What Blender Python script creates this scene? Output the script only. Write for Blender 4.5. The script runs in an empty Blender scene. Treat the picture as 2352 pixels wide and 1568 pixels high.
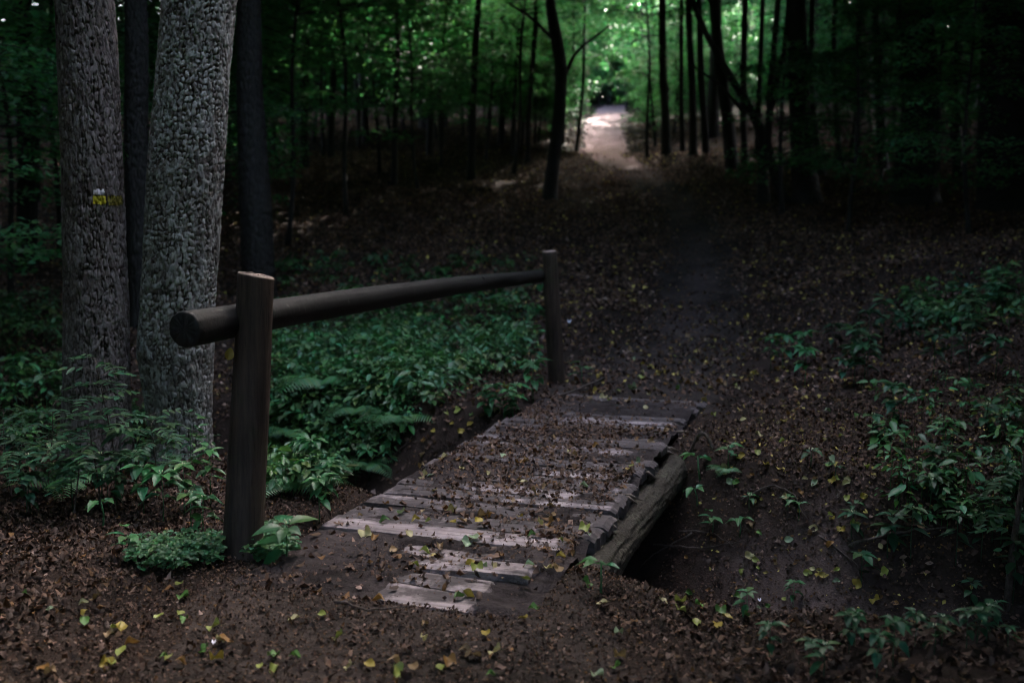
import bpy, math, random
import numpy as np

random.seed(7)
rng = np.random.default_rng(7)
C = bpy.context.scene.collection
TAU = 2 * math.pi

# ------------------------------------------------------------------ noise
def _hash(ix, iy, s):
    n = (ix.astype(np.int64) * 374761393 + iy.astype(np.int64) * 668265263 + s * 1274126177) & 0x7FFFFFFF
    n = ((n ^ (n >> 13)) * 1274126177) & 0x7FFFFFFF
    return ((n ^ (n >> 16)) & 0xFFFF) / 65535.0

def vnoise(x, y, s=0):
    x = np.asarray(x, float); y = np.asarray(y, float)
    ix = np.floor(x); iy = np.floor(y)
    fx = x - ix; fy = y - iy
    fx = fx * fx * (3 - 2 * fx); fy = fy * fy * (3 - 2 * fy)
    a = _hash(ix, iy, s); b = _hash(ix + 1, iy, s)
    c = _hash(ix, iy + 1, s); d = _hash(ix + 1, iy + 1, s)
    return (a + (b - a) * fx) + ((c + (d - c) * fx) - (a + (b - a) * fx)) * fy

def fbm(x, y, o=4, s=0):
    t = 0; a = 0.5; f = 1.0
    for k in range(o):
        t = t + a * (vnoise(np.asarray(x) * f, np.asarray(y) * f, s + k * 17) - 0.5)
        a *= 0.5; f *= 2.03
    return t

def sstep(a, b, x):
    t = np.clip((np.asarray(x, float) - a) / (b - a), 0, 1)
    return t * t * (3 - 2 * t)

def cells(u, v, nu, s=0):
    """cellular noise, periodic in u with nu cells: returns F1, F2, id"""
    iu = np.floor(u); iv = np.floor(v)
    f1 = np.full(u.shape, 9.0); f2 = np.full(u.shape, 9.0); cid = np.zeros(u.shape)
    for du in (-1, 0, 1):
        for dv in (-1, 0, 1):
            cu = iu + du; cv = iv + dv
            wu = np.mod(cu, nu)
            px = cu + 0.1 + 0.8 * _hash(wu, cv, s); py = cv + 0.1 + 0.8 * _hash(wu, cv, s + 5)
            d = 0.65 * np.maximum(np.abs(u - px), np.abs(v - py)) + 0.4 * np.sqrt((u - px) ** 2 + (v - py) ** 2)
            near = d < f1
            f2 = np.where(near, f1, np.minimum(f2, d))
            cid = np.where(near, _hash(wu, cv, s + 9), cid)
            f1 = np.where(near, d, f1)
    return f1, f2, cid

# ------------------------------------------------------------------ camera model
H_EYE = 1.5
F_PX = 2287.0                                  # focal length in units of a 2352 px wide picture (35 mm lens)
PITCH = math.atan(244 / F_PX)
cp, sp = math.cos(PITCH), math.sin(PITCH)

def ray(px, py):
    a = px - 1176; b = 784 - py
    v = np.array([a, F_PX * cp + b * sp, -F_PX * sp + b * cp])
    return v / v[1]

def at(px, py, d):
    return np.array([0, 0, H_EYE]) + ray(px, py) * d

# ------------------------------------------------------------------ terrain
U2 = np.array([0.315, 0.949]); U2 = U2 / np.linalg.norm(U2)
V2 = np.array([U2[1], -U2[0]])
def uv(u, v):
    return U2 * u + V2 * v
VL, VR = -2.52, -1.15                          # left and right edge of the bridge deck
UB0, UB1 = 3.66, 8.8

PATH = np.array([(0.0, -30), (-0.2, -5), (-0.3, 2.0), (-0.45, 3.3), uv(3.9, -1.84), uv(9.5, -1.84), (2.2, 12.5), (3.0, 16), (3.7, 20),
                 (3.95, 24), (3.5, 28), (2.95, 31.5), (3.6, 40), (4.8, 50), (6.5, 64), (9, 85), (14, 130)], float)
DITCH = np.array([(-30, 11.5), (-9, 10.6), (-4, 9.3), (-1.6, 8.1), (-0.3, 7.1), (0.65, 5.85), (1.4, 5.15), (3.0, 4.6), (6.5, 4.1), (30, 3)], float)

def pdist(x, y, P):
    x = np.asarray(x, float); y = np.asarray(y, float)
    best = np.full(x.shape, 1e9)
    for a, b in zip(P[:-1], P[1:]):
        ab = b - a; L = ab @ ab
        t = np.clip(((x - a[0]) * ab[0] + (y - a[1]) * ab[1]) / L, 0, 1)
        best = np.minimum(best, np.hypot(x - a[0] - t * ab[0], y - a[1] - t * ab[1]))
    return best

RY = np.array([-200, 0, 10, 13, 16, 20, 25, 31, 50, 80, 150, 600], float)
RZ = np.array([0, 0, 0, 0.2, 0.65, 1.5, 2.6, 3.95, 7.6, 12, 20, 30], float)

def path_w(y):
    return np.where(np.asarray(y) < 12, 0.85, 0.72)

def height(x, y):
    x = np.asarray(x, float); y = np.asarray(y, float)
    z = (np.interp(y - 0.9, RY, RZ) + np.interp(y, RY, RZ) + np.interp(y + 0.9, RY, RZ)) / 3
    # bank that climbs to the right of the ditch
    z = z + 1.0 * sstep(1.6, 7.0, x - 0.12 * (y - 8)) * sstep(5.0, 9.5, y) * (1 - 0.7 * sstep(13, 26, y))
    z = z - 0.25 * sstep(-1.5, -4.0, x) * sstep(3.5, 7, y) * (1 - sstep(10, 14, y))
    pd = pdist(x, y, PATH)
    dd = pdist(x + 0.25 * fbm(x * 0.9, y * 0.9, 2, 3), y + 0.25 * fbm(x * 0.9, y * 0.9, 2, 8), DITCH)
    dep = 0.82 * sstep(-9, -2.0, x) + 0.05
    z = z - dep * (1 - sstep(0.42, 1.32, dd))
    offp = sstep(0.7, 1.6, pd)
    z = z + (0.10 + 0.35 * sstep(14, 30, y)) * fbm(x * 0.55, y * 0.55, 3, 11) * (0.25 + 0.75 * offp)
    z = z + 0.06 * fbm(x * 3.1, y * 3.1, 4, 21) * (0.35 + 0.65 * offp)
    z = z - 0.05 * (1 - offp) * sstep(10, 13, y)
    u = x * U2[0] + y * U2[1]; v = x * V2[0] + y * V2[1]
    ind = sstep(3.55, 3.8, u) * (1 - sstep(8.65, 8.85, u)) * sstep(VL - 0.15, VL + 0.1, v) * (1 - sstep(VR - 0.1, VR + 0.08, v))
    z = z * (1 - ind) + np.minimum(z, -0.09) * ind
    return z

def hz(x, y):
    return float(height(np.array([x]), np.array([y]))[0])

def ground(px, py, d0=2.5, d1=120):
    r = ray(px, py)
    d = np.concatenate([np.arange(d0, 20, 0.02), np.arange(20, d1, 0.2)])
    P = np.array([0, 0, H_EYE]) + d[:, None] * r
    below = P[:, 2] <= height(P[:, 0], P[:, 1])
    i = int(np.argmax(below)) if below.any() else len(d) - 1
    return np.array([P[i, 0], P[i, 1], hz(P[i, 0], P[i, 1])])

# ------------------------------------------------------------------ mesh helpers
def new_mesh(name, V, F, col=None, smooth=True):
    """V (n,3); F (m,k) or list of such arrays; col (n,3) stored as a colour attribute"""
    V = np.asarray(V, np.float32)
    Fs = F if isinstance(F, list) else [F]
    Fs = [np.asarray(f, np.int32) for f in Fs if len(f)]
    me = bpy.data.meshes.new(name)
    me.vertices.add(len(V)); me.vertices.foreach_set('co', V.ravel())
    loops = np.concatenate([f.ravel() for f in Fs])
    sizes = np.concatenate([np.full(len(f), f.shape[1], np.int32) for f in Fs])
    starts = np.concatenate([[0], np.cumsum(sizes)[:-1]]).astype(np.int32)
    me.loops.add(len(loops)); me.loops.foreach_set('vertex_index', loops)
    me.polygons.add(len(sizes)); me.polygons.foreach_set('loop_start', starts)
    try:
        me.polygons.foreach_set('loop_total', sizes)
    except Exception:
        pass
    me.polygons.foreach_set('use_smooth', np.full(len(sizes), smooth))
    if col is not None:
        a = me.color_attributes.new('Col', 'FLOAT_COLOR', 'POINT')
        a.data.foreach_set('color', np.concatenate([np.asarray(col, np.float32), np.ones((len(V), 1), np.float32)], 1).ravel())
    me.update(calc_edges=True); me.validate()
    return me

class MB:
    def __init__(self): self.V = []; self.F = {}; self.c = []; self.n = 0
    def add(self, V, F, col=(1, 1, 1)):
        V = np.asarray(V, float)
        for f in (F if isinstance(F, list) else [F]):
            f = np.asarray(f, int)
            if len(f): self.F.setdefault(f.shape[1], []).append(f + self.n)
        self.V.append(V); self.n += len(V)
        col = np.asarray(col, float)
        self.c.append(np.broadcast_to(col, (len(V), 3)) if col.ndim == 1 else col)
    def tube(self, pts, rad, n=8, col=(1, 1, 1), cap=True):
        pts = np.asarray(pts, float); rad = np.broadcast_to(np.asarray(rad, float), (len(pts),))
        T = np.gradient(pts, axis=0); T /= np.linalg.norm(T, axis=1)[:, None] + 1e-9
        ref = np.array([0.3, 1, 0.1]) if abs(T[0] @ np.array([0, 0, 1])) > 0.8 else np.array([0, 0, 1.0])
        A = np.cross(T, ref); A /= np.linalg.norm(A, axis=1)[:, None] + 1e-9
        B = np.cross(T, A)
        th = np.arange(n) / n * TAU
        V = pts[:, None] + rad[:, None, None] * (np.cos(th)[None, :, None] * A[:, None] + np.sin(th)[None, :, None] * B[:, None])
        F = grid_faces(len(pts), n, True)
        V = V.reshape(-1, 3)
        fs = [F]
        if cap:
            V = np.concatenate([V, pts[:1], pts[-1:]])
            k = len(V); j = np.arange(n)
            fs.append(np.stack([np.full(n, k - 2), j, (j + 1) % n], 1)[:, ::-1])
            fs.append(np.stack([np.full(n, k - 1), (len(pts) - 1) * n + j, (len(pts) - 1) * n + (j + 1) % n], 1))
        self.add(V, fs, col)
    def mesh(self, name, smooth=True):
        return new_mesh(name, np.concatenate(self.V), [np.concatenate(f) for f in self.F.values()], np.concatenate(self.c), smooth)

def grid_faces(r, c, wrap=False):
    i, j = np.meshgrid(np.arange(r - 1), np.arange(c if wrap else c - 1), indexing='ij')
    j2 = (j + 1) % c
    return np.stack([i * c + j, i * c + j2, (i + 1) * c + j2, (i + 1) * c + j], -1).reshape(-1, 4)

def frames(normal, yaw):
    """rotation matrices whose z axis is normal and whose y axis is turned by yaw"""
    n = normal / (np.linalg.norm(normal, axis=1)[:, None] + 1e-9)
    a = np.stack([-np.sin(yaw), np.cos(yaw), np.zeros_like(yaw)], 1)
    a = a - n * (a * n).sum(1)[:, None]
    a /= np.linalg.norm(a, axis=1)[:, None] + 1e-9
    x = np.cross(a, n)
    return np.stack([x, a, n], 2)

def scatter(TV, TF, P, R, S, col):
    """copies of a template at P with rotations R and scales S: arrays for one mesh"""
    n, k = len(P), len(TV)
    S = np.asarray(S, float)
    W = TV[None] * (S[:, None, None] if S.ndim == 1 else S[:, None, :])
    V = np.einsum('nij,nkj->nki', R, W) + P[:, None]
    F = (TF[None] + (np.arange(n) * k)[:, None, None]).reshape(-1, TF.shape[1])
    return V.reshape(-1, 3), F, np.repeat(col, k, axis=0)

def link(name, data, mat=None, parent=None, loc=None):
    o = bpy.data.objects.new(name, data); C.objects.link(o)
    if mat is not None and data is not None and len(data.materials) == 0: data.materials.append(mat)
    if parent is not None: o.parent = parent
    if loc is not None: o.location = loc
    return o

def tag(o, label, cat, group=None):
    o['label'] = label; o['category'] = cat
    if group: o['group'] = group
    return o

def thing(name, label, cat, loc=(0, 0, 0), rz=0.0, group=None):
    o = link(name, None, loc=loc); o.rotation_euler = (0, 0, rz)
    o.empty_display_size = 0.1
    return tag(o, label, cat, group)

def structure(name, data, mat):
    o = link(name, data, mat); o['kind'] = 'structure'; return o

def stuff(name, data, mat, label=None):
    o = link(name, data, mat); o['kind'] = 'stuff'
    if label: o['label'] = label
    return o

# ------------------------------------------------------------------ materials
def material(name):
    m = bpy.data.materials.new(name); m.use_nodes = True
    nt = m.node_tree; nt.nodes.clear()
    out = nt.nodes.new('ShaderNodeOutputMaterial')
    return m, nt, out

def N(nt, kind, **kw):
    n = nt.nodes.new(kind)
    for k, v in kw.items():
        if k in n.inputs: n.inputs[k].default_value = v
        else: setattr(n, k, v)
    return n

def ramp(nt, fac, stops):
    r = nt.nodes.new('ShaderNodeValToRGB')
    e = r.color_ramp.elements
    while len(e) < len(stops): e.new(0.5)
    for el, (p, c) in zip(e, stops):
        el.position = p; el.color = (c, c, c, 1) if isinstance(c, (int, float)) else (*c, 1)
    nt.links.new(fac, r.inputs[0])
    return r.outputs[0]

def mix(nt, fac, a, b, mode='MIX'):
    m = nt.nodes.new('ShaderNodeMix'); m.data_type = 'RGBA'; m.blend_type = mode
    for s, v in ((0, fac), (6, a), (7, b)):
        if hasattr(v, 'is_output'): nt.links.new(v, m.inputs[s])
        elif s == 0: m.inputs[0].default_value = v
        else: m.inputs[s].default_value = (*v, 1)
    return m.outputs[2]

def noise(nt, scale, detail=5, vec=None, rough=0.55, dist=0.0):
    n = N(nt, 'ShaderNodeTexNoise', Scale=scale, Detail=detail, Roughness=rough, Distortion=dist)
    if vec is not None: nt.links.new(vec, n.inputs['Vector'])
    return n.outputs['Fac']

def bump(nt, hgt, strength, dist):
    b = N(nt, 'ShaderNodeBump', Strength=strength, Distance=dist)
    nt.links.new(hgt, b.inputs['Height'])
    return b.outputs[0]

def coords(nt, which='Object', scale=(1, 1, 1)):
    tc = nt.nodes.new('ShaderNodeTexCoord')
    mp = N(nt, 'ShaderNodeMapping', Scale=scale)
    nt.links.new(tc.outputs[which], mp.inputs[0])
    return mp.outputs[0]

def principled(nt, out, col, rough=0.8, spec=0.3, normal=None):
    b = N(nt, 'ShaderNodeBsdfPrincipled', Roughness=0.8)
    b.inputs['Specular IOR Level'].default_value = spec
    for k, v in (('Base Color', col), ('Roughness', rough)):
        if hasattr(v, 'is_output'): nt.links.new(v, b.inputs[k])
        elif k == 'Roughness': b.inputs[k].default_value = v
        else: b.inputs[k].default_value = (*v, 1)
    if normal is not None: nt.links.new(normal, b.inputs['Normal'])
    if out is not None: nt.links.new(b.outputs[0], out.inputs[0])
    return b

def leaf_material(name, refl, trans, amount=0.45, rough=0.5, spec=0.35):
    m, nt, out = material(name)
    at_ = N(nt, 'ShaderNodeAttribute', attribute_name='Col')
    inf = nt.nodes.new('ShaderNodeObjectInfo')
    var = ramp(nt, inf.outputs['Random'], [(0, 0.75), (1, 1.2)])
    c1 = mix(nt, 1.0, mix(nt, 1.0, refl, at_.outputs['Color'], 'MULTIPLY'), var, 'MULTIPLY')
    c2 = mix(nt, 1.0, mix(nt, 1.0, trans, at_.outputs['Color'], 'MULTIPLY'), var, 'MULTIPLY')
    b = principled(nt, None, c1, rough, spec)
    t = nt.nodes.new('ShaderNodeBsdfTranslucent'); nt.links.new(c2, t.inputs[0])
    ms = nt.nodes.new('ShaderNodeMixShader'); ms.inputs[0].default_value = amount
    nt.links.new(b.outputs[0], ms.inputs[1]); nt.links.new(t.outputs[0], ms.inputs[2])
    nt.links.new(ms.outputs[0], out.inputs[0])
    return m

def soil_material(name, dark, mid, pale=None, attr=False, rough=0.85):
    m, nt, out = material(name)
    co = coords(nt)
    n1 = noise(nt, 1.7, 8, co); n2 = noise(nt, 14, 8, co, 0.65); n3 = noise(nt, 70, 4, co, 0.7)
    f = mix(nt, 0.5, n1, n2)
    c = mix(nt, ramp(nt, f, [(0.40, 0.0), (0.62, 1.0)]), dark, mid)
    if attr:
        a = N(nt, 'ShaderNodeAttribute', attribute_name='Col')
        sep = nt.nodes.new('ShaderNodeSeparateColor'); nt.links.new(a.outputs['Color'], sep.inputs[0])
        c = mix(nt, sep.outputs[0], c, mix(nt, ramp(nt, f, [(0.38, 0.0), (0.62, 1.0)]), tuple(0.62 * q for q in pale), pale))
    c = mix(nt, ramp(nt, n3, [(0.35, 0.35), (0.7, 0.0)]), c, tuple(0.5 * q for q in dark))
    h = mix(nt, 0.35, n2, n3)
    principled(nt, out, c, rough, 0.06, bump(nt, h, 0.9, 0.03))
    return m

M = {}
M['floor'] = soil_material('forest_soil', (0.022, 0.016, 0.013), (0.055, 0.038, 0.031))
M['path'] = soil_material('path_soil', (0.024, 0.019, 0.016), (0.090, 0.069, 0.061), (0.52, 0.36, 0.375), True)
M['sand'] = soil_material('ditch_sand', (0.022, 0.016, 0.013), (0.055, 0.038, 0.031), (0.17, 0.122, 0.11), True)
M['deck_soil'] = soil_material('deck_soil', (0.024, 0.019, 0.018), (0.085, 0.069, 0.068))
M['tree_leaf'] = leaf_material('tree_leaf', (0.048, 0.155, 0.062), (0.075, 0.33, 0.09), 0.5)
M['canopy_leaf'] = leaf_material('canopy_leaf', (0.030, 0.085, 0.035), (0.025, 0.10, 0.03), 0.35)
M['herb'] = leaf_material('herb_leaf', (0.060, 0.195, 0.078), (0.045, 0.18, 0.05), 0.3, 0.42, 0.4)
M['shade_herb'] = leaf_material('rowan_and_shaded_leaf', (0.030, 0.095, 0.045), (0.03, 0.11, 0.035), 0.3, 0.45, 0.35)  # darker herb copy with shade painted into its colour, also the rowan leaf
M['dry'] = leaf_material('dry_leaf', (1, 1, 1), (0.6, 0.45, 0.28), 0.15, 0.62, 0.22)
M['fresh'] = leaf_material('fallen_leaf', (1, 1, 1), (0.8, 0.8, 0.5), 0.2, 0.45, 0.4)

def bark_material(name, dark, light, lichen, lic_amt, scale=1.0, fine=True):
    m, nt, out = material(name)
    co = coords(nt, 'Object', (scale, scale, scale * 0.45))
    n1 = noise(nt, 3.0, 6, co); n2 = noise(nt, 28, 8, co, 0.7, 0.6)
    vo = N(nt, 'ShaderNodeTexVoronoi', Scale=26.0, feature='DISTANCE_TO_EDGE'); nt.links.new(co, vo.inputs['Vector'])
    c = mix(nt, ramp(nt, n2, [(0.35, 0.0), (0.65, 1.0)]), dark, light)
    co2 = coords(nt)
    lm = mix(nt, 1.0, ramp(nt, noise(nt, 2.2, 4, co2), [(0.38, 0.0), (0.62, 1.0)]), ramp(nt, noise(nt, 38, 6, co2, 0.75), [(0.46, 0.0), (0.60, lic_amt)]), 'MULTIPLY')
    if fine:   # grey lichen sits on the flat bark plates, bare brown bark shows between them
        a = N(nt, 'ShaderNodeAttribute', attribute_name='Col'); sep = nt.nodes.new('ShaderNodeSeparateColor'); nt.links.new(a.outputs['Color'], sep.inputs[0])
        c = mix(nt, ramp(nt, sep.outputs[1], [(0.1, 0.0), (0.9, 0.6)]), c, light)
        lm = mix(nt, 1.0, ramp(nt, sep.outputs[0], [(0.35, 0.0), (0.9, 1.0)]), mix(nt, 0.35, lm, ramp(nt, sep.outputs[1], [(0.2, 0.0), (0.9, lic_amt)])), 'MULTIPLY')
        c = mix(nt, ramp(nt, sep.outputs[0], [(0.05, 0.7), (0.5, 0.0)]), c, tuple(0.7 * q for q in dark))
    c = mix(nt, lm, c, lichen)
    hgt = mix(nt, 0.5, n2, vo.outputs['Distance'])
    principled(nt, out, c, 0.75, 0.3, bump(nt, hgt if not fine else n2, 0.8, 0.02 if not fine else 0.008))
    return m
M['bark_brown'] = bark_material('brown_bark', (0.022, 0.016, 0.014), (0.13, 0.10, 0.092), (0.34, 0.31, 0.315), 0.8)
M['bark_grey'] = bark_material('grey_bark', (0.027, 0.020, 0.017), (0.17, 0.143, 0.13), (0.52, 0.54, 0.52), 1.0)
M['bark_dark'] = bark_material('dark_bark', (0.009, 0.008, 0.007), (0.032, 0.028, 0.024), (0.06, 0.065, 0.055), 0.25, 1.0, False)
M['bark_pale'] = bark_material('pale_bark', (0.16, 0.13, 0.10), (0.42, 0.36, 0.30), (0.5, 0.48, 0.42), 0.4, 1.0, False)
M['bark_log'] = bark_material('log_bark', (0.011, 0.008, 0.006), (0.068, 0.054, 0.042), (0.17, 0.18, 0.12), 0.5, 1.4, False)

def wood_material(name, dark, light, axis, dirt=False, algae=None, rough=0.6, spec=0.4, flecks=False):
    m, nt, out = material(name)
    sc = [9, 9, 9]; sc[axis] = 0.5
    co = coords(nt, 'Object', tuple(sc))
    g = noise(nt, 3.0, 9, co, 0.65, 0.4); g2 = noise(nt, 12.0, 6, co, 0.7, 0.2)
    co2 = coords(nt)
    big = noise(nt, 2.3, 5, co2)
    f = mix(nt, 0.4, g, big)
    c = mix(nt, ramp(nt, f, [(0.36, 0.0), (0.64, 1.0)]), dark, light)
    c = mix(nt, ramp(nt, g2, [(0.30, 0.75), (0.45, 0.0)]), c, tuple(0.35 * q for q in dark))
    if algae:
        c = mix(nt, ramp(nt, noise(nt, 4.0, 5, co2), [(0.56, 0.0), (0.74, 0.55)]), c, algae)
    if flecks:   # pale scuffs and lichen specks
        fk = mix(nt, 1.0, ramp(nt, noise(nt, 55, 5, co2, 0.7), [(0.60, 0.0), (0.66, 1.0)]), ramp(nt, noise(nt, 4, 4, co2), [(0.45, 0.0), (0.6, 0.8)]), 'MULTIPLY')
        c = mix(nt, fk, c, (0.12, 0.11, 0.10))
    r = rough
    if dirt:
        a = N(nt, 'ShaderNodeAttribute', attribute_name='Col')
        wv = N(nt, 'ShaderNodeMath', operation='MULTIPLY_ADD'); nt.links.new(a.outputs['Fac'], wv.inputs[0]); wv.inputs[1].default_value = -0.20; wv.inputs[2].default_value = 0.14
        md = N(nt, 'ShaderNodeMath', operation='ADD'); nt.links.new(noise(nt, 6.0, 10, co2, 0.72), md.inputs[0]); nt.links.new(wv.outputs[0], md.inputs[1])
        dm = ramp(nt, md.outputs[0], [(0.44, 0.0), (0.62, 0.92)])
        c = mix(nt, dm, c, mix(nt, g, (0.020, 0.016, 0.015), (0.085, 0.068, 0.068)))
        r = mix(nt, dm, (rough,) * 3, (0.9,) * 3)
    principled(nt, out, c, r, spec, bump(nt, mix(nt, 0.5, g, g2), 0.7, 0.012))
    return m
M['plank'] = wood_material('weathered_plank', (0.12, 0.092, 0.090), (0.50, 0.41, 0.42), 0, True, None, 0.48, 0.5)
M['post'] = wood_material('post_wood', (0.016, 0.011, 0.009), (0.10, 0.068, 0.054), 2, False, (0.04, 0.05, 0.02), 0.65, 0.3)
M['rail'] = wood_material('rail_wood', (0.003, 0.003, 0.003), (0.013, 0.012, 0.0115), 0, False, None, 0.6, 0.25, True)
M['cut'] = wood_material('cut_wood', (0.10, 0.07, 0.055), (0.30, 0.22, 0.18), 2)
M['endgrain'] = wood_material('end_grain', (0.004, 0.004, 0.004), (0.018, 0.016, 0.015), 2)
M['twig'] = bark_material('twig_bark', (0.03, 0.022, 0.018), (0.12, 0.09, 0.075), (0.2, 0.17, 0.15), 0.3, 2.0, False)

def plain(name, col, rough=0.6, var=0.3, scale=60):
    m, nt, out = material(name)
    c = mix(nt, ramp(nt, noise(nt, scale, 5, coords(nt)), [(0.35, 1 - var), (0.65, 1.0)]), (0, 0, 0), col)
    principled(nt, out, c, rough, 0.3)
    return m
M['white_paint'] = plain('white_trail_paint', (0.85, 0.80, 0.86), 0.6, 0.25)
M['yellow_paint'] = plain('yellow_trail_paint', (0.62, 0.52, 0.03), 0.6, 0.55)
M['worn_paint'] = plain('worn_yellow_paint', (0.26, 0.21, 0.03), 0.7, 0.85, 90)
M['bud'] = plain('pale_bud', (0.75, 0.75, 0.5), 0.5, 0.1)
M['paper'] = plain('paper_scrap', (0.75, 0.74, 0.85), 0.6, 0.2)

# ------------------------------------------------------------------ ground sheets
def spaced(lo, hi, fine_lo, fine_hi, step, grow=1.12, mx=14):
    a = list(np.arange(fine_lo, fine_hi + 1e-6, step))
    s = step; x = fine_hi
    while x < hi: s = min(s * grow, mx); x += s; a.append(x)
    s = step; x = fine_lo
    while x > lo: s = min(s * grow, mx); x -= s; a.insert(0, x)
    return np.array(a)

xs = spaced(-420, 420, -4.4, 5.4, 0.075)
ys = spaced(-260, 520, 2.6, 13.0, 0.075, 1.035)
GX, GY = np.meshgrid(xs, ys)                     # rows follow y
GZ = height(GX, GY)
GV = np.stack([GX, GY, GZ], -1).reshape(-1, 3)
GF = grid_faces(len(ys), len(xs))
height_exact = height
def height(x, y):
    x = np.asarray(x, float); y = np.asarray(y, float)
    i = np.clip(np.searchsorted(xs, x) - 1, 0, len(xs) - 2); j = np.clip(np.searchsorted(ys, y) - 1, 0, len(ys) - 2)
    fx = np.clip((x - xs[i]) / (xs[i + 1] - xs[i]), 0, 1); fy = np.clip((y - ys[j]) / (ys[j + 1] - ys[j]), 0, 1)
    return (GZ[j, i] * (1 - fx) + GZ[j, i + 1] * fx) * (1 - fy) + (GZ[j + 1, i] * (1 - fx) + GZ[j + 1, i + 1] * fx) * fy
FC = GV[GF].mean(1)
wob = 0.35 * fbm(FC[:, 0] * 1.3, FC[:, 1] * 1.3, 3, 40) * 2
pdc = pdist(FC[:, 0], FC[:, 1], PATH) + wob
uF = FC[:, :2] @ U2; vF = FC[:, :2] @ V2
overd = (uF > 4.3) & (uF < 8.5)                  # under the deck the ditch is not path
on_path = (pdc < path_w(FC[:, 1])) & ~overd & (FC[:, 1] > -25) & (FC[:, 1] < 110)
sx, sy = 1.42, 5.62                              # the bare sandy bottom of the ditch
on_sand = (np.hypot((FC[:, 0] - sx) / 0.95, (FC[:, 1] - sy) / 0.62) < 1.5) & ~on_path

def sub(mask, name):
    f = GF[mask]; idx, inv = np.unique(f, return_inverse=True)
    V = GV[idx]
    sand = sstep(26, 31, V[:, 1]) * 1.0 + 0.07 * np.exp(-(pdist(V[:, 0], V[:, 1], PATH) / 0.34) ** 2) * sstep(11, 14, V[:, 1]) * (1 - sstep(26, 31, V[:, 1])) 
    if name == 'ditch_bottom': sand = 1 - sstep(0.35, 1.15, np.hypot((V[:, 0] - sx) / 0.95, (V[:, 1] - sy) / 0.62) + 1.3 * fbm(V[:, 0] * 4, V[:, 1] * 4, 4, 50))
    return new_mesh(name, V, inv.reshape(-1, 4), np.stack([sand] * 3, 1))
structure('ground', sub(~on_path & ~on_sand, 'ground'), M['floor'])
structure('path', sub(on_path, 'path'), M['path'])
structure('ditch_bottom', sub(on_sand, 'ditch_bottom'), M['sand'])

# ------------------------------------------------------------------ leaf templates
def ovate(rows=6, cols=3, width=0.5, fold=0.12, droop=0.15, curl=0.0, tip=1.0, serr=0.0, seed=0):
    """a leaf of unit length along +y with its stalk at the origin"""
    r = np.random.default_rng(seed)
    t = np.linspace(0, 1, rows)
    w = width * 0.5 * np.sin(np.pi * np.clip(t, 0, 1) ** 0.78) ** (0.9 * tip)
    w[0] = 0.012; w[-1] = 0.006
    if serr: w = w * (1 + serr * (np.arange(rows) % 2 - 0.5))
    s = np.linspace(-1, 1, cols)
    X = w[:, None] * s[None]
    Y = np.repeat(t[:, None], cols, 1)
    Z = fold * np.abs(X) * 2 - droop * t[:, None] ** 2 + curl * (np.sin(t * 5 + r.random() * 6)[:, None] * 0.12 + X ** 2 * 3 * np.cos(t * 4 + r.random() * 6)[:, None])
    Z = Z + 0 * X
    return np.stack([X, Y, Z], -1).reshape(-1, 3), grid_faces(rows, cols)

RH_V = np.array([(0, 0, 0), (0.33, 0.45, 0.05), (0, 1, -0.05), (-0.33, 0.45, 0.05)], float)
RH_F = np.array([(0, 1, 2, 3)])

# ------------------------------------------------------------------ leaf litter (nobody could count it)
BROWN = np.array([(0.085, 0.050, 0.036), (0.12, 0.068, 0.046), (0.16, 0.094, 0.064), (0.060, 0.037, 0.028), (0.22, 0.140, 0.105),
                  (0.10, 0.055, 0.028), (0.16, 0.080, 0.028), (0.30, 0.205, 0.170)])
BROWN = BROWN * np.array([0.97, 0.99, 1.0])
BP = np.array([0.2, 0.2, 0.15, 0.2, 0.08, 0.08, 0.06, 0.03])

def tilt_normals(n, amt):
    v = rng.normal(size=(n, 3)) * amt; v[:, 2] = 1
    return v

def slope_normals(x, y):
    e = 0.05
    return np.stack([-(height(x + e, y) - height(x - e, y)) / (2 * e), -(height(x, y + e) - height(x, y - e)) / (2 * e), np.ones_like(x)], 1)

lit = MB()
def litter(n, x0, x1, y0, y1, smin, smax, keep, b0=0.35, b1=1.0, tilt=0.33, lift=0.022):
    x = rng.uniform(x0, x1, n); y = rng.uniform(y0, y1, n)
    p = keep(x, y)
    k = (rng.random(n) < p) & (np.abs(x) < 0.60 * y + 0.8)
    x, y = x[k], y[k]; n = len(x)
    z = height(x, y) + rng.uniform(0.002, lift, n)
    tmp = [ovate(4, 3, 0.55, 0.25, 0.2, 1.6, 1.0, 0, s) for s in range(3)] + [ovate(4, 3, 0.7, -0.3, -0.2, 1.4, 0.8, 0, s) for s in (5, 6)]
    which = rng.integers(0, len(tmp), n)
    for w, (TV, TF) in enumerate(tmp):
        q = which == w
        yl = (rng.random((q.sum(), 1)) < 0.045 * np.maximum(sstep(0.5, 1.5, x[q] + 0.2 * (y[q] - 8)), 0.4 * sstep(8, 9, y[q]))[:, None] * (1 - 0.6 * sstep(15, 20, y[q]))[:, None]) & (y[q] > 4.6)[:, None]
        c = np.where(yl, np.array([0.55, 0.44, 0.12]), BROWN[rng.choice(len(BROWN), q.sum(), p=BP)]) * (b0 + b1 * rng.random((q.sum(), 1)) ** 1.6)
        nn = slope_normals(x[q], y[q]) + rng.normal(size=(q.sum(), 3)) * tilt
        R = frames(nn, rng.uniform(0, TAU, q.sum()))
        V, F, cc = scatter(TV, TF, np.stack([x[q], y[q], z[q]], 1), R, rng.uniform(smin, smax, q.sum()), c)
        lit.add(V, F, cc)

def on_deck(x, y, m=0.0):
    u = x * U2[0] + y * U2[1]; v = x * V2[0] + y * V2[1]
    return (u > UB0 - m) & (u < UB1 + m) & (v > VL - m) & (v < VR + m)

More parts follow.
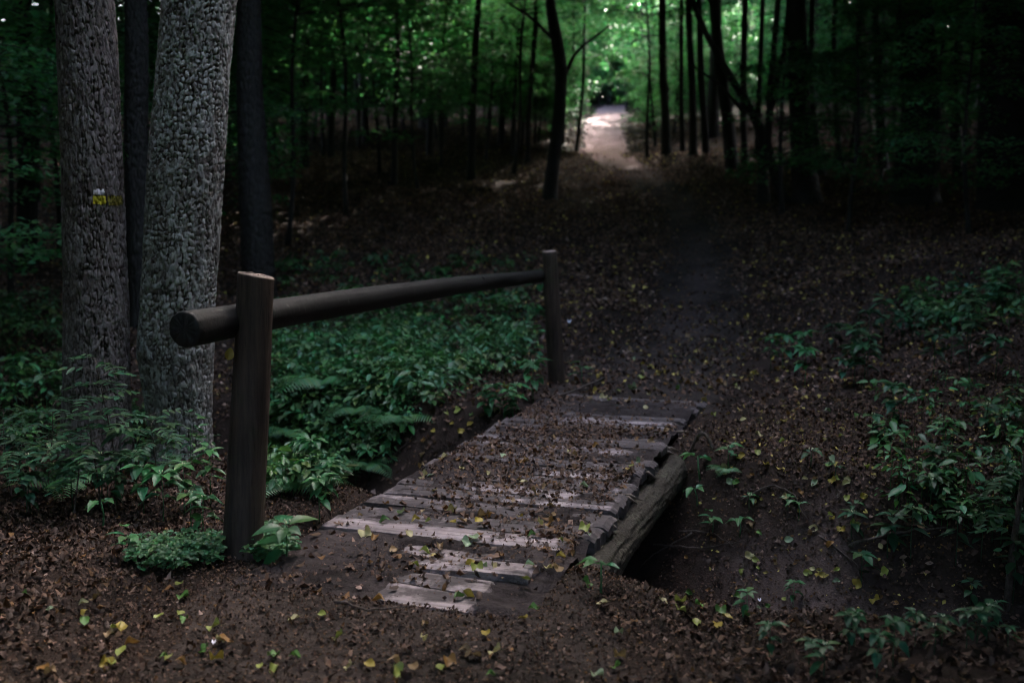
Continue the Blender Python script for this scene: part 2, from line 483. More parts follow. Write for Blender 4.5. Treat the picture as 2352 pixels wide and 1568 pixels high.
def keep_near(x, y):
    pd = pdist(x, y, PATH)
    base = 0.09 + 0.80 * sstep(0.7, 1.7, pd + 0.9 * fbm(x * 1.1, y * 1.1, 3, 60))
    base = np.where((y > 9.2) & (pd < 1.0), 0.55, base)
    bare = sstep(0.04, 0.16, fbm(x * 0.8, y * 0.8, 3, 66)) * (x > 0.9)      # worn earth on the right bank
    base = base * (1 - 0.2 * bare)
    base = base * np.where(np.hypot((x - sx) / 0.95, (y - sy) / 0.62) < 0.8, 0.45, 1)
    base = np.where(on_deck(x, y), 0.0, base)
    return base
litter(95000, -5, 6.5, 2.6, 8.5, 0.020, 0.050, keep_near, 0.32, 1.05)
litter(52000, -8, 10, 8.5, 15, 0.035, 0.07, keep_near, 0.5, 1.3)
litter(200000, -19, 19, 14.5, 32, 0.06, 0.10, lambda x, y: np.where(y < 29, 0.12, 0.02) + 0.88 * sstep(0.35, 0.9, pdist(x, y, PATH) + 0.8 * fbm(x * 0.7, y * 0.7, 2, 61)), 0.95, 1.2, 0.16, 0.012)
litter(50000, -24, 25, 32, 44, 0.08, 0.13, lambda x, y: sstep(0.5, 1.2, pdist(x, y, PATH)), 0.5, 0.7, 0.2)
litter(60000, -2.2, 2.6, 2.6, 6.2, 0.006, 0.022, lambda x, y: np.where(on_deck(x, y), 0, 0.9 * (1 - sstep(1.0, 1.8, pdist(x, y, PATH)))))
litter(42000, 0.3, 5.0, 3.6, 8.0, 0.006, 0.026, lambda x, y: np.where(on_deck(x, y, 0.05), 0, 0.8), 0.4, 1.3)
stuff('leaf_litter', lit.mesh('leaf_litter'), M['dry'], 'brown dead leaf litter covering the forest floor')

# ------------------------------------------------------------------ footbridge
bridge = thing('footbridge', 'low wooden plank footbridge over the ditch, dirty and strewn with leaves', 'footbridge',
               (*uv(6.6, -1.84), 0), math.atan2(V2[1], V2[0]))
def deck_z(u):
    return 0.02 - 0.018 * np.clip((4.4 - u) / 0.6, 0, 1.5) + 0.02 * np.sin(u * 1.1)
W2 = (VR - VL) / 2
u = UB0; k = 0; plank_tops = []
# bare (light) planks of the photograph by their place along the bridge; others are caked in earth
def deck_uv(px, py):
    r_ = ray(px, py); q = r_ * (0.02 - H_EYE) / r_[2]
    return q[:2] @ U2, q[:2] @ V2
# where the photograph shows bare wood: both ends of each strip (pixels), half width, strength
BARE = []
for x0, y0, x1, y1, hw_, st in ((925, 1360, 1195, 1398, 0.07, 1.1), (940, 1322, 1170, 1345, 0.07, 0.6), (1000, 1288, 1270, 1330, 0.075, 1.0), (960, 1252, 1250, 1298, 0.08, 0.9),
                                (775, 1192, 1345, 1246, 0.085, 1.25), (1110, 1115, 1285, 1132, 0.07, 0.9), (1180, 1148, 1405, 1166, 0.06, 0.85), (1265, 1088, 1480, 1100, 0.08, 1.0),
                                (1315, 968, 1565, 984, 0.12, 1.1), (1290, 1030, 1420, 1045, 0.10, 0.7), (1370, 930, 1480, 945, 0.12, 0.7), (1090, 1010, 1160, 1020, 0.12, 0.6), (880, 1130, 1000, 1140, 0.07, 0.5), (1440, 905, 1530, 910, 0.10, 0.6)):
    BARE.append((np.array(deck_uv(x0, y0)), np.array(deck_uv(x1, y1)), hw_, st))
def bareness(SU, SV):
    out = np.zeros_like(SU)
    for A, B, hw_, st in BARE:
        ab = B - A; L = math.hypot(*ab)
        tl = ((SU - A[0]) * ab[0] + (SV - A[1]) * ab[1]) / L
        over = np.maximum(np.maximum(-tl, tl - L), 0)
        across = np.abs((SU - A[0]) * ab[1] - (SV - A[1]) * ab[0]) / L
        out = np.maximum(out, st * np.clip(1.35 - (across / hw_) ** 2 - (over / 0.10) ** 2, 0, 1))
    return out
while u < UB1:
    w = random.uniform(0.17, 0.25)
    uc = u + w / 2
    rows, cols = 46, 9
    sxv = np.linspace(-1, 1, rows); tv = np.linspace(-1, 1, cols)
    l0 = -W2 + random.uniform(-0.05, 0.03); l1 = W2 + random.uniform(-0.06, 0.05)
    if uc < 4.6: l1 -= (4.6 - uc) * 0.30; l0 += (4.6 - uc) * 0.85
    V = []
    th = random.uniform(0.065, 0.09); seed = 100 + k
    zoff = float(deck_z(uc)) + random.uniform(-0.006, 0.008)
    tw = random.uniform(-0.035, 0.035); ske = random.uniform(-0.03, 0.03)
    X = (l0 + (l1 - l0) * (sxv + 1) / 2)[:, None] + 0 * tv
    ragged = 0.035 * (fbm(tv * 6, tv * 0 + seed, 3, 5))
    X = X + np.where(sxv[:, None] > 0.95, ragged[None], 0) + np.where(sxv[:, None] < -0.95, ragged[None, ::-1], 0)
    hw = w / 2 - 0.006
    side = hw * (1 + 0.22 * fbm(sxv * 2.2, sxv * 0 + seed * 3.7, 3, 9)[:, None])
    Y = tv[None] * side + ske * sxv[:, None] + 0.01 * fbm(sxv * 3, sxv * 0 + seed, 2, 4)[:, None]
    Z = -0.010 * np.abs(tv[None]) ** 6 + 0.012 * fbm(X * 1.6, Y * 14 + seed, 4, 31) + tw * Y * sxv[:, None] * 3 + zoff
    Z = Z - 0.02 * np.clip((np.abs(sxv[:, None]) - 0.97) / 0.03, 0, 1)
    top = np.stack([X, Y, Z], -1).reshape(-1, 3)
    bot = np.stack([X, Y * 0.97, Z * 0 + zoff - th], -1).reshape(-1, 3)
    n = rows * cols
    F = grid_faces(rows, cols)
    ring = np.concatenate([np.arange(cols), np.arange(1, rows) * cols + cols - 1, (rows - 1) * cols + np.arange(cols - 2, -1, -1), np.arange(rows - 2, 0, -1) * cols])
    r2 = np.roll(ring, -1)
    Fs = np.stack([ring, ring + n, r2 + n, r2], 1)
    wx = top[:, 0] + 0.0; pu = uc + top[:, 1]; pv = wx - 1.84
    wear = np.clip(bareness(pu, pv), 0, 1.2) * (0.25 + 0.75 * (pv < VR - 0.09 + 0.06 * np.sin(pu * 23)))
    me = new_mesh('plank', np.concatenate([top, bot]), [F[:, ::-1], F + n, Fs[:, ::-1]], np.repeat(np.concatenate([wear, 0 * wear])[:, None], 3, 1), False)
    o = link('plank', me, M['plank'], bridge, (0, uc - 6.6, 0))
    u += w + random.uniform(0.006, 0.024); k += 1
# round log stringers under the planks
for vv, rr in ((VR + 0.035 + 1.84, 0.105), (VL + 0.12 + 1.84, 0.125), (0.0, 0.11)):
    b = MB()
    yy = np.linspace(UB0 + 0.2 - 6.6, UB1 + 0.15 - 6.6, 420)
    thv = np.arange(72) / 72 * TAU
    rad = rr * (1 + 0.12 * fbm(np.cos(thv)[None] * 2.2 + 9, yy[:, None] * 4 + np.sin(thv)[None] * 2.2, 5, 71) + 0.30 * fbm(np.cos(thv)[None] * 15 + 9, yy[:, None] * 8 + np.sin(thv)[None] * 15, 4, 75) + 0.10 * fbm(thv[None] * 4, yy[:, None] * 3, 3, 73) * np.sin(thv / 2)[None])
    V = np.stack([vv + rad * np.cos(thv)[None] + 0.02 * np.sin(yy * 1.3)[:, None], np.repeat(yy[:, None], 72, 1), -0.085 - rr + rad * np.sin(thv)[None]], -1).reshape(-1, 3)
    cv = len(V); V = np.concatenate([V, [[vv, yy[0], -0.085 - rr], [vv, yy[-1], -0.085 - rr]]])
    j = np.arange(72)
    b.add(V, [grid_faces(420, 72, True)[:, ::-1], np.stack([np.full(72, cv), j, (j + 1) % 72], 1), np.stack([np.full(72, cv + 1), 419 * 72 + (j + 1) % 72, 419 * 72 + j], 1)])
    link('log_beam', b.mesh('log_beam'), M['bark_log'], bridge)
# square nails in the planks are lost in the dirt; a few splintered ends stick out on the right
for uu in (5.05, 5.6, 6.25, 7.0, 7.7):
    b = MB()
    for q in range(3):
        yy = uu - 6.6 + random.uniform(-0.08, 0.08); z0 = random.uniform(-0.05, -0.005)
        b.tube([(W2 - 0.05, yy, z0), (W2 + 0.02, yy + 0.01, z0 + 0.005), (W2 + random.uniform(0.04, 0.09), yy + random.uniform(-0.02, 0.02), z0 - random.uniform(0, 0.03))], [0.012, 0.010, 0.002], 5)
    link('splinter', b.mesh('splinter'), M['cut'], bridge)

# earth trodden onto the deck: a bumpy sheet that rises through the planks in patches
su = np.arange(UB0 - 0.45, UB1 + 0.5, 0.018); sv = np.arange(VL + 0.0, VR + 0.0, 0.018)
SU, SV = np.meshgrid(su, sv, indexing='ij')
def deck_soil_z(SU, SV):
    P = SU[..., None] * U2 + SV[..., None] * V2
    base = deck_z(SU)
    nn = fbm(P[..., 0] * 1.3, P[..., 1] * 2.6, 3, 80) * 0.075 + fbm(P[..., 0] * 7, P[..., 1] * 9, 4, 85) * 0.055 + fbm(P[..., 0] * 26, P[..., 1] * 26, 2, 88) * 0.012
    lean = sstep(-2.05, -2.5, SV) * 0.0 + 0.030 * sstep(4.7, 4.2, SU) * sstep(-1.55, -2.2, SV) + 0.075 * sstep(7.7, 8.3, SU) - 0.008
    near = 0.06 * sstep(4.0, 3.7, SU)
    edge = np.minimum(np.minimum(SV - VL, VR - SV), 0.10) / 0.10
    bare = bareness(SU, SV) * (0.75 + 0.5 * vnoise(P[..., 0] * 5, P[..., 1] * 5, 33))
    z = base + 0.001 + nn * 0.9 + lean * 0.6 - 0.045 * bare - 0.018 * (1 - edge)
    g = height(P[..., 0], P[..., 1]) - 0.03 + 0.08 * nn
    k = (1 - sstep(3.45, 3.65, SU)) + sstep(8.45, 8.85, SU)
    return z * (1 - k) + g * k
SZ = deck_soil_z(SU, SV)
SP = SU[..., None] * U2 + SV[..., None] * V2
stuff('soil', new_mesh('soil', np.stack([SP[..., 0], SP[..., 1], SZ], -1).reshape(-1, 3), grid_faces(len(su), len(sv))[:, ::-1]), M['deck_soil'],
      'dark trodden earth caked over the bridge planks')

def deck_top(x, y):
    uq = x * U2[0] + y * U2[1]; vq = x * V2[0] + y * V2[1]
    return np.maximum(deck_soil_z(uq, vq), deck_z(uq) + 0.004)

# crumbs of bark and dead leaf on the deck
dk = MB()
n = 16000
uq = rng.uniform(UB0, UB1, n); vq = rng.uniform(VL + 0.03, VR - 0.03, n)
kp = rng.random(n) < np.clip(0.25 + 1.9 * vnoise(uq * 2.2, vq * 1.6, 91) - 0.6, 0.10, 1)
uq, vq = uq[kp], vq[kp]; n = len(uq)
P = uq[:, None] * U2 + vq[:, None] * V2
for w in range(4):
    q = np.arange(n) % 4 == w
    TV, TF = ovate(4, 3, 0.6, 0.3, 0.25, 1.8, 1, 0, w)
    c = BROWN[rng.choice(len(BROWN), q.sum(), p=BP)] * rng.uniform(0.7, 1.3, (q.sum(), 1))
    V, F, cc = scatter(TV, TF, np.stack([P[q, 0], P[q, 1], deck_top(P[q, 0], P[q, 1]) + 0.006], 1), frames(tilt_normals(q.sum(), 0.35), rng.uniform(0, TAU, q.sum())), 0.008 + 0.05 * rng.random(q.sum()) ** 2.6, c)
    dk.add(V, F, cc)
stuff('leaf_debris', dk.mesh('leaf_debris'), M['dry'], 'brown leaf crumbs scattered over the bridge deck')

# ------------------------------------------------------------------ handrail: two posts and one long pole
rail_root = thing('handrail', 'rustic round pole handrail on two posts along the left side of the footbridge', 'handrail', (0, 0, 0))
def log_mesh(name, P, R, n=40, rough=0.035, seed=0, axis_len=1.0, rings=None):
    P = np.asarray(P, float); R = np.asarray(R, float)
    rings = rings or 60
    t = np.linspace(0, 1, len(P)); tt = np.linspace(0, 1, rings)
    pts = np.stack([np.interp(tt, t, P[:, i]) for i in range(3)], 1); rr = np.interp(tt, t, R)
    T = pts[-1] - pts[0]; L = np.linalg.norm(T); T /= L
    A = np.cross(T, [0, 0, 1.0] if abs(T[2]) < 0.8 else [0, 1.0, 0]); A /= np.linalg.norm(A); B = np.cross(T, A)
    th = np.arange(n) / n * TAU
    dsp = 1 + rough * 3 * fbm(np.cos(th)[None] * 1.2 + 5 + seed, tt[:, None] * L * 1.5 + np.sin(th)[None] * 1.2, 3, seed) + 1.4 * rough * fbm(th[None] * 9, tt[:, None] * L * 0.6, 4, seed + 4) * np.minimum(1, np.abs(np.sin(th / 2)) * 3)[None]
    V = pts[:, None] + (rr[:, None] * dsp)[..., None] * (np.cos(th)[None, :, None] * A + np.sin(th)[None, :, None] * B)
    return V, (pts, A, B, T)

def log_obj(name, mat, capmat, parent, P, R, seed, n=40, rings=60, rough=0.035, cut_tilt=0.0):
    V, (pts, A, B, T) = log_mesh(name, P, R, n, rough, seed, rings=rings)
    if cut_tilt: V[-1] += (V[-1] - pts[-1])[:, 0:1] * np.array([0, 0, cut_tilt])
    m = V.shape[0]
    loc = np.array(P[0], float)
    VV = V.reshape(-1, 3)
    faces = grid_faces(m, n, True)
    # bevelled end discs
    mid = []
    for e, ring in ((0, V[0]), (1, V[-1])):
        c = ring.mean(0)
        mid += [c + (ring - c) * 0.93 + T * (0.008 if e else -0.008), c + (ring - c) * 0.5 + T * (0.008 if e else -0.008) + rng.normal(size=(n, 3)) * 0.003]
    extra = np.concatenate([np.concatenate(mid), [V[0].mean(0) - T * 0.008, V[-1].mean(0) + T * 0.008]])
    base = len(VV); j = np.arange(n); j2 = (j + 1) % n
    q = []
    r0 = j; r1 = base + j; r2 = base + n + j
    q.append(np.stack([r0, r0[j2], r1[j2], r1], 1)[:, ::-1]); q.append(np.stack([r1, r1[j2], r2[j2], r2], 1)[:, ::-1])
    s0 = (m - 1) * n + j; s1 = base + 2 * n + j; s2 = base + 3 * n + j
    q.append(np.stack([s0, s0[j2], s1[j2], s1], 1)); q.append(np.stack([s1, s1[j2], s2[j2], s2], 1))
    t0 = np.stack([np.full(n, base + 4 * n), r2, r2[j2]], 1)[:, ::-1]; t1 = np.stack([np.full(n, base + 4 * n + 1), s2, s2[j2]], 1)
    me = new_mesh(name, np.concatenate([VV, extra]) - loc, [np.concatenate([faces] + q), np.concatenate([t0, t1])])
    me.materials.append(mat); me.materials.append(capmat)
    nq = len(faces); mi = np.zeros(len(me.polygons), np.int32)
    mi[nq:] = 1
    if len(mi) == nq + 4 * n + 2 * n: me.polygons.foreach_set('material_index', mi)
    o = link(name, me, None, parent, loc)
    return o

pA = at(552, 1262, 4.62); pA[2] = hz(pA[0], pA[1]) - 0.12
tA = at(588, 634, 4.66)
log_obj('post', M['post'], M['cut'], rail_root, [pA, (pA + tA) / 2 + [0.004, 0, 0], tA], [0.094, 0.088, 0.083], 3, 90, 90, 0.055, -0.12)
pB = at(1281, 880, 9.95); pB[2] = hz(pB[0], pB[1]) - 0.15
tB = at(1262, 578, 9.85)
log_obj('post', M['post'], M['cut'], rail_root, [pB, tB], [0.085, 0.072], 12, 32, 40, 0.03)
nv = np.array([-V2[0], -V2[1], 0])
off = nv * 0.085
rA = at(586, 738, 4.70) + off
rB = at(1256, 634, 9.92) + nv * 0.05
dr = (rB - rA) / np.linalg.norm(rB - rA)
r0 = rA - dr * 0.43
sag = [r0 + (rB + dr * 0.03 - r0) * t + np.array([0, 0, 1]) * (0.022 * math.sin(t * math.pi)) + nv * 0.008 * math.sin(t * 9) for t in np.linspace(0, 1, 14)]
ro = log_obj('rail', M['rail'], M['endgrain'], rail_root, sag, np.interp(np.linspace(0, 1, 14), [0, 0.12, 0.5, 1], [0.081, 0.075, 0.069, 0.060]), 21, 48, 160, 0.055)
# knots on the pole
for t, a in ((0.33, 0.9), (0.42, 1.6), (0.55, 0.7), (0.66, 2.0)):
    c = np.array(sag[0]) + (np.array(sag[-1]) - sag[0]) * t - np.array(sag[0])
    kb = MB(); kb.tube([c + np.array([0, 0, 0.045]) - nv * 0.02 * a, c + np.array([0, 0, 0.069]) - nv * 0.028 * a], [0.03, 0.012], 8)
    link('knot', kb.mesh('knot'), M['rail'], ro)

# ------------------------------------------------------------------ trees
def smooth_axis(pts, n):
    pts = np.asarray(pts, float); t = np.linspace(0, 1, len(pts)); tt = np.linspace(0, 1, n)
    P = np.stack([np.interp(tt, t, pts[:, i]) for i in range(pts.shape[1])], 1)
    for _ in range(max(1, n // (len(pts) * 2))):
        P[1:-1] = 0.25 * P[:-2] + 0.5 * P[1:-1] + 0.25 * P[2:]
    return P

def big_trunk(pts, zfine, seed, cell=(0.052, 0.085), depth=0.016, warp=1.0):
    """close-up trunk with plated bark modelled in the mesh; pts rows (x,y,z,r), x,y,z from the base"""
    pts = np.asarray(pts, float)
    zs = np.concatenate([np.arange(pts[0, 2], zfine, 0.0075), np.linspace(zfine, pts[-1, 2], 30)[1:]])
    cx = np.interp(zs, pts[:, 2], pts[:, 0]); cy = np.interp(zs, pts[:, 2], pts[:, 1]); rr = np.interp(zs, pts[:, 2], pts[:, 3])
    for _ in range(40):
        for a in (cx, cy, rr): a[1:-1] = 0.25 * a[:-2] + 0.5 * a[1:-1] + 0.25 * a[2:]
    n = 300
    th = np.arange(n) / n * TAU
    rm = pts[:, 3].mean(); nu = int(round(TAU * rm / cell[0]))
    TH, ZZ = np.meshgrid(th, zs)
    wu = TH / TAU * nu + warp * (1.6 * fbm(np.cos(TH) * 3 + 7, ZZ * 7 + np.sin(TH) * 3, 3, seed) + 0.35 * fbm(np.cos(TH) * 11, ZZ * 20 + np.sin(TH) * 11, 2, seed + 30)); wv = ZZ / cell[1] + warp * (1.6 * fbm(np.cos(TH) * 3, ZZ * 5 + np.sin(TH) * 3, 3, seed + 3) + 0.5 * fbm(np.cos(TH) * 11 + 3, ZZ * 22 + np.sin(TH) * 11, 2, seed + 31))
    f1, f2, cid = cells(wu, wv, nu, seed)
    plate = sstep(-0.04, 0.20, f2 - f1 + 0.35 * fbm(np.cos(TH) * 40, ZZ * 60 + np.sin(TH) * 40, 2, seed + 44) + 0.75 * fbm(np.cos(TH) * 14, ZZ * 14 + np.sin(TH) * 14, 2, seed + 40))
    dz = depth * (plate - 1) * (0.4 + 1.2 * vnoise(np.cos(TH) * 9 + 50, ZZ * 9 + np.sin(TH) * 9, seed)) + 0.005 * (cid - 0.5) * plate + 0.014 * fbm(np.cos(TH) * 26, ZZ * 40 + np.sin(TH) * 22, 3, seed + 8)
    lobe = 0.05 * np.sin(TH * 3 + seed) + 0.03 * np.sin(TH * 5 + 1.3 * seed)
    fl = np.exp(-np.clip(ZZ - pts[0, 2] - 0.1, 0, 9) / 0.28)
    R = rr[:, None] * (1 + 0.6 * lobe * fl * 3 + 0.35 * fl + 0.14 * fbm(np.cos(TH) + 4, ZZ * 0.8 + np.sin(TH), 3, seed + 2)) + dz
    V = np.stack([cx[:, None] + R * np.cos(TH), cy[:, None] + R * np.sin(TH), ZZ], -1)
    col = np.stack([plate, cid, 0.5 + fbm(np.cos(TH) * 1.5, ZZ * 1.2 + np.sin(TH) * 1.5, 3, seed + 50)], -1).reshape(-1, 3)
    return V, th, col

def tube_trunk(pts, n=14, rings=30, seed=0, limbs=(), ridged=False):
    """pts rows (x,y,z,r) relative to the base"""
    P = smooth_axis(pts, rings)
    mb = MB()
    z = P[:, 2]
    rad = P[:, 3] * (1 + 0.22 * np.exp(-np.clip(z, 0, 9) / 0.2)) 
    pp = P[:, :3] + np.stack([0.05 * fbm(z * 0.8, z * 0 + seed, 2, 5), 0.05 * fbm(z * 0.8, z * 0 + seed + 9, 2, 6), 0 * z], 1)
    if ridged:
        n = 72; th = np.arange(n) / n * TAU
        TH, ZZ = np.meshgrid(th, z)
        f1, f2, cid = cells(TH / TAU * 26 + 1.8 * fbm(np.cos(TH) * 3 + 7, ZZ * 3 + np.sin(TH) * 3, 3, seed), ZZ / 0.16 + 1.5 * fbm(np.cos(TH) * 4, ZZ * 3 + np.sin(TH) * 4, 3, seed + 3), 26, seed)
        R = rad[:, None] * (1 + 0.14 * fbm(np.cos(TH) + 4, ZZ * 0.8 + np.sin(TH), 3, seed + 2)) + 0.022 * (sstep(0, 0.3, f2 - f1) - 0.6) + 0.02 * fbm(np.cos(TH) * 16, ZZ * 14 + np.sin(TH) * 16, 3, seed + 8)
        mb.add(np.stack([pp[:, 0:1] + R * np.cos(TH), pp[:, 1:2] + R * np.sin(TH), ZZ], -1).reshape(-1, 3), grid_faces(rings, n, True))
    else:
        mb.tube(pp, rad * (1 + 0.25 * fbm(z * 1.5, z * 0 + seed, 3, 9)), n)
    for L in limbs:
        L = smooth_axis(L, 12)
        mb.tube(L[:, :3], L[:, 3], 7)
    return mb.mesh('trunk')

# --- foliage meshes shared by many trees
def leaf_cols(n, lo=0.7, hi=1.35):
    b = rng.uniform(lo, hi, (n, 1)); c = np.ones((n, 3)) * b
    c[:, 0] *= rng.uniform(0.7, 1.7, n); c[:, 2] *= rng.uniform(0.7, 1.3, n)
    return c

def canopy_mesh(seed, R=5.2, Hc=6.5, clumps=85, per=105, size=0.30):
    r = np.random.default_rng(seed)
    d = r.normal(size=(clumps, 3)); d /= np.linalg.norm(d, axis=1)[:, None]
    q = d * (r.uniform(0.25, 1, clumps) ** 0.45)[:, None] * np.array([R, R, Hc / 2])
    P = (q[:, None] + r.normal(size=(clumps, per, 3)) * np.array([0.75, 0.75, 0.42])).reshape(-1, 3)
    P[:, 2] += Hc / 2
    P = P[P[:, 2] > 0.0]
    n = len(P)
    nn = r.normal(size=(n, 3)) * 0.55; nn[:, 2] += 1
    V, F, c = scatter(RH_V, RH_F, P, frames(nn, r.uniform(0, TAU, n)), r.uniform(0.6, 1.25, n) * size, leaf_cols(n))
    return new_mesh('crown', V, F, c)

def spray_mesh(seed, Hh, R, zlow, branches=46, per=120, size=0.085, rise=0.1, trunk_r=0.05):
    """layered crown of a young beech: flat sprays of small leaves held on thin branches; also returns a trunk with its limbs"""
    r = np.random.default_rng(seed)
    PP = []; NN = []; mb = MB()
    zz = np.linspace(-0.2, Hh, 16)
    lean = r.normal(0, 0.05, 2)
    ax = np.stack([lean[0] * zz + 0.06 * np.sin(zz * 1.3 + seed), lean[1] * zz + 0.06 * np.cos(zz * 1.1 + seed), zz], 1)
    mb.tube(ax, np.interp(zz, [-0.2, 0.1, Hh], [trunk_r * 1.3, trunk_r, 0.008]), 8)
    for b in range(branches):
        t = zlow + (Hh - zlow) * r.random() ** 0.85
        az = r.uniform(0, TAU); f = (t - zlow) / (Hh - zlow)
        L = R * (0.45 + 0.55 * math.sin(math.pi * min(1, f * 0.8 + 0.2))) * r.uniform(0.6, 1.1)
        st = np.array([np.interp(t, zz, ax[:, i]) for i in range(3)])
        s = np.linspace(0, 1, 7)
        D = np.array([math.cos(az), math.sin(az), 0])
        br = st + s[:, None] * L * D + np.stack([0 * s, 0 * s, L * (rise + 0.35 * (1 - f)) * s - 0.30 * L * s ** 2], 1)
        mb.tube(br, 0.012 * (1 - 0.85 * s) * (0.5 + L / R), 4, cap=False)
        m = int(per * L / R)
        ss = r.uniform(0.15, 1.03, m) ** 0.8
        c = np.stack([np.interp(ss, s, br[:, i]) for i in range(3)], 1)
        side = np.array([-D[1], D[0], 0])
        wd = 0.42 * L * (1 - np.abs(ss - 0.55)) * r.uniform(-1, 1, m)
        c = c + side * wd[:, None] + np.stack([0 * wd, 0 * wd, -0.15 * np.abs(wd) + r.normal(0, 0.05, m)], 1)
        PP.append(c)
        nn = r.normal(size=(m, 3)) * 0.33; nn[:, 2] += 1; nn += D * 0.2; NN.append(nn)
    P = np.concatenate(PP); n = len(P)
    V, F, c = scatter(RH_V, RH_F, P, frames(np.concatenate(NN), r.uniform(0, TAU, n)), r.uniform(0.7, 1.3, n) * size, leaf_cols(n))
    return new_mesh('crown', V, F, c), mb.mesh('trunk')

CANOPY = [canopy_mesh(s) for s in (1, 2, 3)]
SHADE_CROWN = [canopy_mesh(11, 3.4, 3.2, 55, 110, 0.20), canopy_mesh(12, 3.0, 3.8, 55, 110, 0.20)]

SUN_EL, SUN_AZ = math.radians(41), math.radians(24)
SUN = np.array([math.sin(SUN_AZ) * math.cos(SUN_EL), math.cos(SUN_AZ) * math.cos(SUN_EL), math.sin(SUN_EL)])

# places of the photograph that the sun reaches through gaps in the canopy
def gpt(px, py): return ground(px, py)
LIT = []
for py, w in ((322, 1.25), (312, 1.4), (300, 1.5), (286, 1.4), (272, 1.2)):
    LIT.append((gpt(1392, py), 1.0 * w))
for px, py in ((930, 412), (770, 352)): LIT.append((gpt(px, py), 0.3))
for px, py, d, w in ((960, 130, 26, 2.2), (1000, 60, 27, 2.0), (900, 50, 27, 1.6), (985, 190, 26, 1.4), (1440, 60, 40, 2.0), (1470, 225, 42, 2.4), (1520, 260, 44, 2.0), 
                     (1650, 190, 46, 2.5), (900, 300, 30, 0.9), (950, 245, 30, 1.0), (1600, 110, 46, 1.6), (760, 120, 24, 1.3), (690, 250, 22, 1.0)):
    LIT.append((at(px, py, d), 0.66 * w))
SKYGAP = [(np.array([0.5, 7.0, 0.2]), 4.2)]            # the open patch of sky above the bridge

def thin(x, y):
    """share of the canopy missing over the bright wood around the far path"""
    return 0.52 * sstep(14, 19, y) * (1 - sstep(-2, 2.5, x)) * sstep(-26, -18, x) + 0.08 * np.exp(-((x + 1.0) / 8.5) ** 2) * sstep(27, 32, y) * (1 - sstep(58, 66, y))

def blocks(c, R, Hc):
    """does a crown centred at c (radius R, height Hc) stand in the way of a lit place?"""
    for p, w in LIT:
        v = c - p; t = v @ SUN
        if t < 1.0: continue
        q = v - SUN * t
        # distance measured in the crown's own ellipsoid
        if np.hypot(np.hypot(q[0], q[1]) / (R * 0.80 + w), q[2] / (Hc * 0.5 + w)) < 1.0: return True
    for p, w in SKYGAP:
        v = c - p
        if v[2] > 2 and np.hypot(v[0], v[1]) < R * 0.85 + w: return True
    return False

def crown(parent, mesh, loc, rz, s):
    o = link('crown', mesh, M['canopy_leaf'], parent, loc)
    o.rotation_euler = (0, 0, rz); o.scale = (s[0], s[0], s[1])
    return o

def add_high_crown(root, base, top, seed):
    c = np.array(base) + np.array(top)
    for shrink in (1.0, 0.8, 0.6, 0.42):
        if not blocks(c + [0, 0, 3.2 * shrink], 5.2 * shrink, 6.5 * shrink):
            return crown(root, CANOPY[seed % 3], np.array(top), seed * 1.7, (shrink, shrink))
    return None

# --- the two big trunks beside the rail
bA = at(222, 1085, 6.75); bA[2] = hz(bA[0], bA[1])
def rel(base, L):   # rows (px, py, width px) on the picture at the trunk's depth -> rows relative to the base
    out = []
    for px, py, w in L:
        p = at(px, py, base[1]); out.append((p[0] - base[0], 0.0, p[2] - base[2], 0.93 * w / 2 / F_PX * base[1]))
    out.sort(key=lambda q: q[2]); return out
tree_a = thing('forest_tree', 'straight brown barked tree with a white and yellow trail mark, left of the rail', 'tree', tuple(bA))
la = rel(bA, [(222, 1130, 150), (222, 900, 150), (221, 700, 150), (213, 400, 141), (203, 180, 138), (192, 0, 134)])
la += [(la[-1][0] - 0.5, 0.1, 9.0, 0.20), (la[-1][0] - 0.6, 0.1, 13.0, 0.10)]
V, th, bcol = big_trunk(la, 3.7, 31, (0.021, 0.056), 0.014, 1.6)
TRA = V
link('trunk', new_mesh('trunk', V.reshape(-1, 3), grid_faces(V.shape[0], V.shape[1], True), bcol), M['bark_brown'], tree_a)
# blaze: painted bark, taken from the bark surface itself and lifted 3 mm
def blaze(V, x0, x1, y0, y1, name, mat, label, seed):
    W = V + bA
    dy = W[..., 1] * cp - (W[..., 2] - H_EYE) * sp
    px = 1176 + F_PX * W[..., 0] / dy
    py = 784 - F_PX * (W[..., 1] * sp + (W[..., 2] - H_EYE) * cp) / dy
    front = W[..., 1] < bA[1]
    rag = 2.2 * fbm(px * 0.35, py * 0.35, 3, seed) * 2
    ok = front & (px > x0 + rag) & (px < x1 + rag) & (py > y0 + rag) & (py < y1 - rag)
    F = grid_faces(V.shape[0], V.shape[1], True)
    f = F[ok.reshape(-1)[F].all(1)]
    idx, inv = np.unique(f, return_inverse=True)
    Q = V.reshape(-1, 3)[idx].copy(); cx = np.interp(Q[:, 2], [q[2] for q in la], [q[0] for q in la])
    nrm = np.stack([Q[:, 0] - cx, Q[:, 1], 0 * cx], 1); nrm /= np.linalg.norm(nrm, axis=1)[:, None]
    o = link(name, new_mesh(name, Q + nrm * 0.003, inv.reshape(-1, 4)), mat, tree_a); o['label'] = label
blaze(V, 213, 240, 434, 448.5, 'trail_mark', M['white_paint'], 'white painted bar above the yellow one', 3)
blaze(V, 212, 244, 449, 471, 'trail_mark', M['yellow_paint'], 'bright yellow painted patch below the white one', 9)
blaze(V, 246, 285, 448, 473, 'trail_mark', M['worn_paint'], 'worn dull yellow continuation of the painted bar', 14)
add_high_crown(tree_a, bA, (-1.6, 0.5, 8.5), 1)

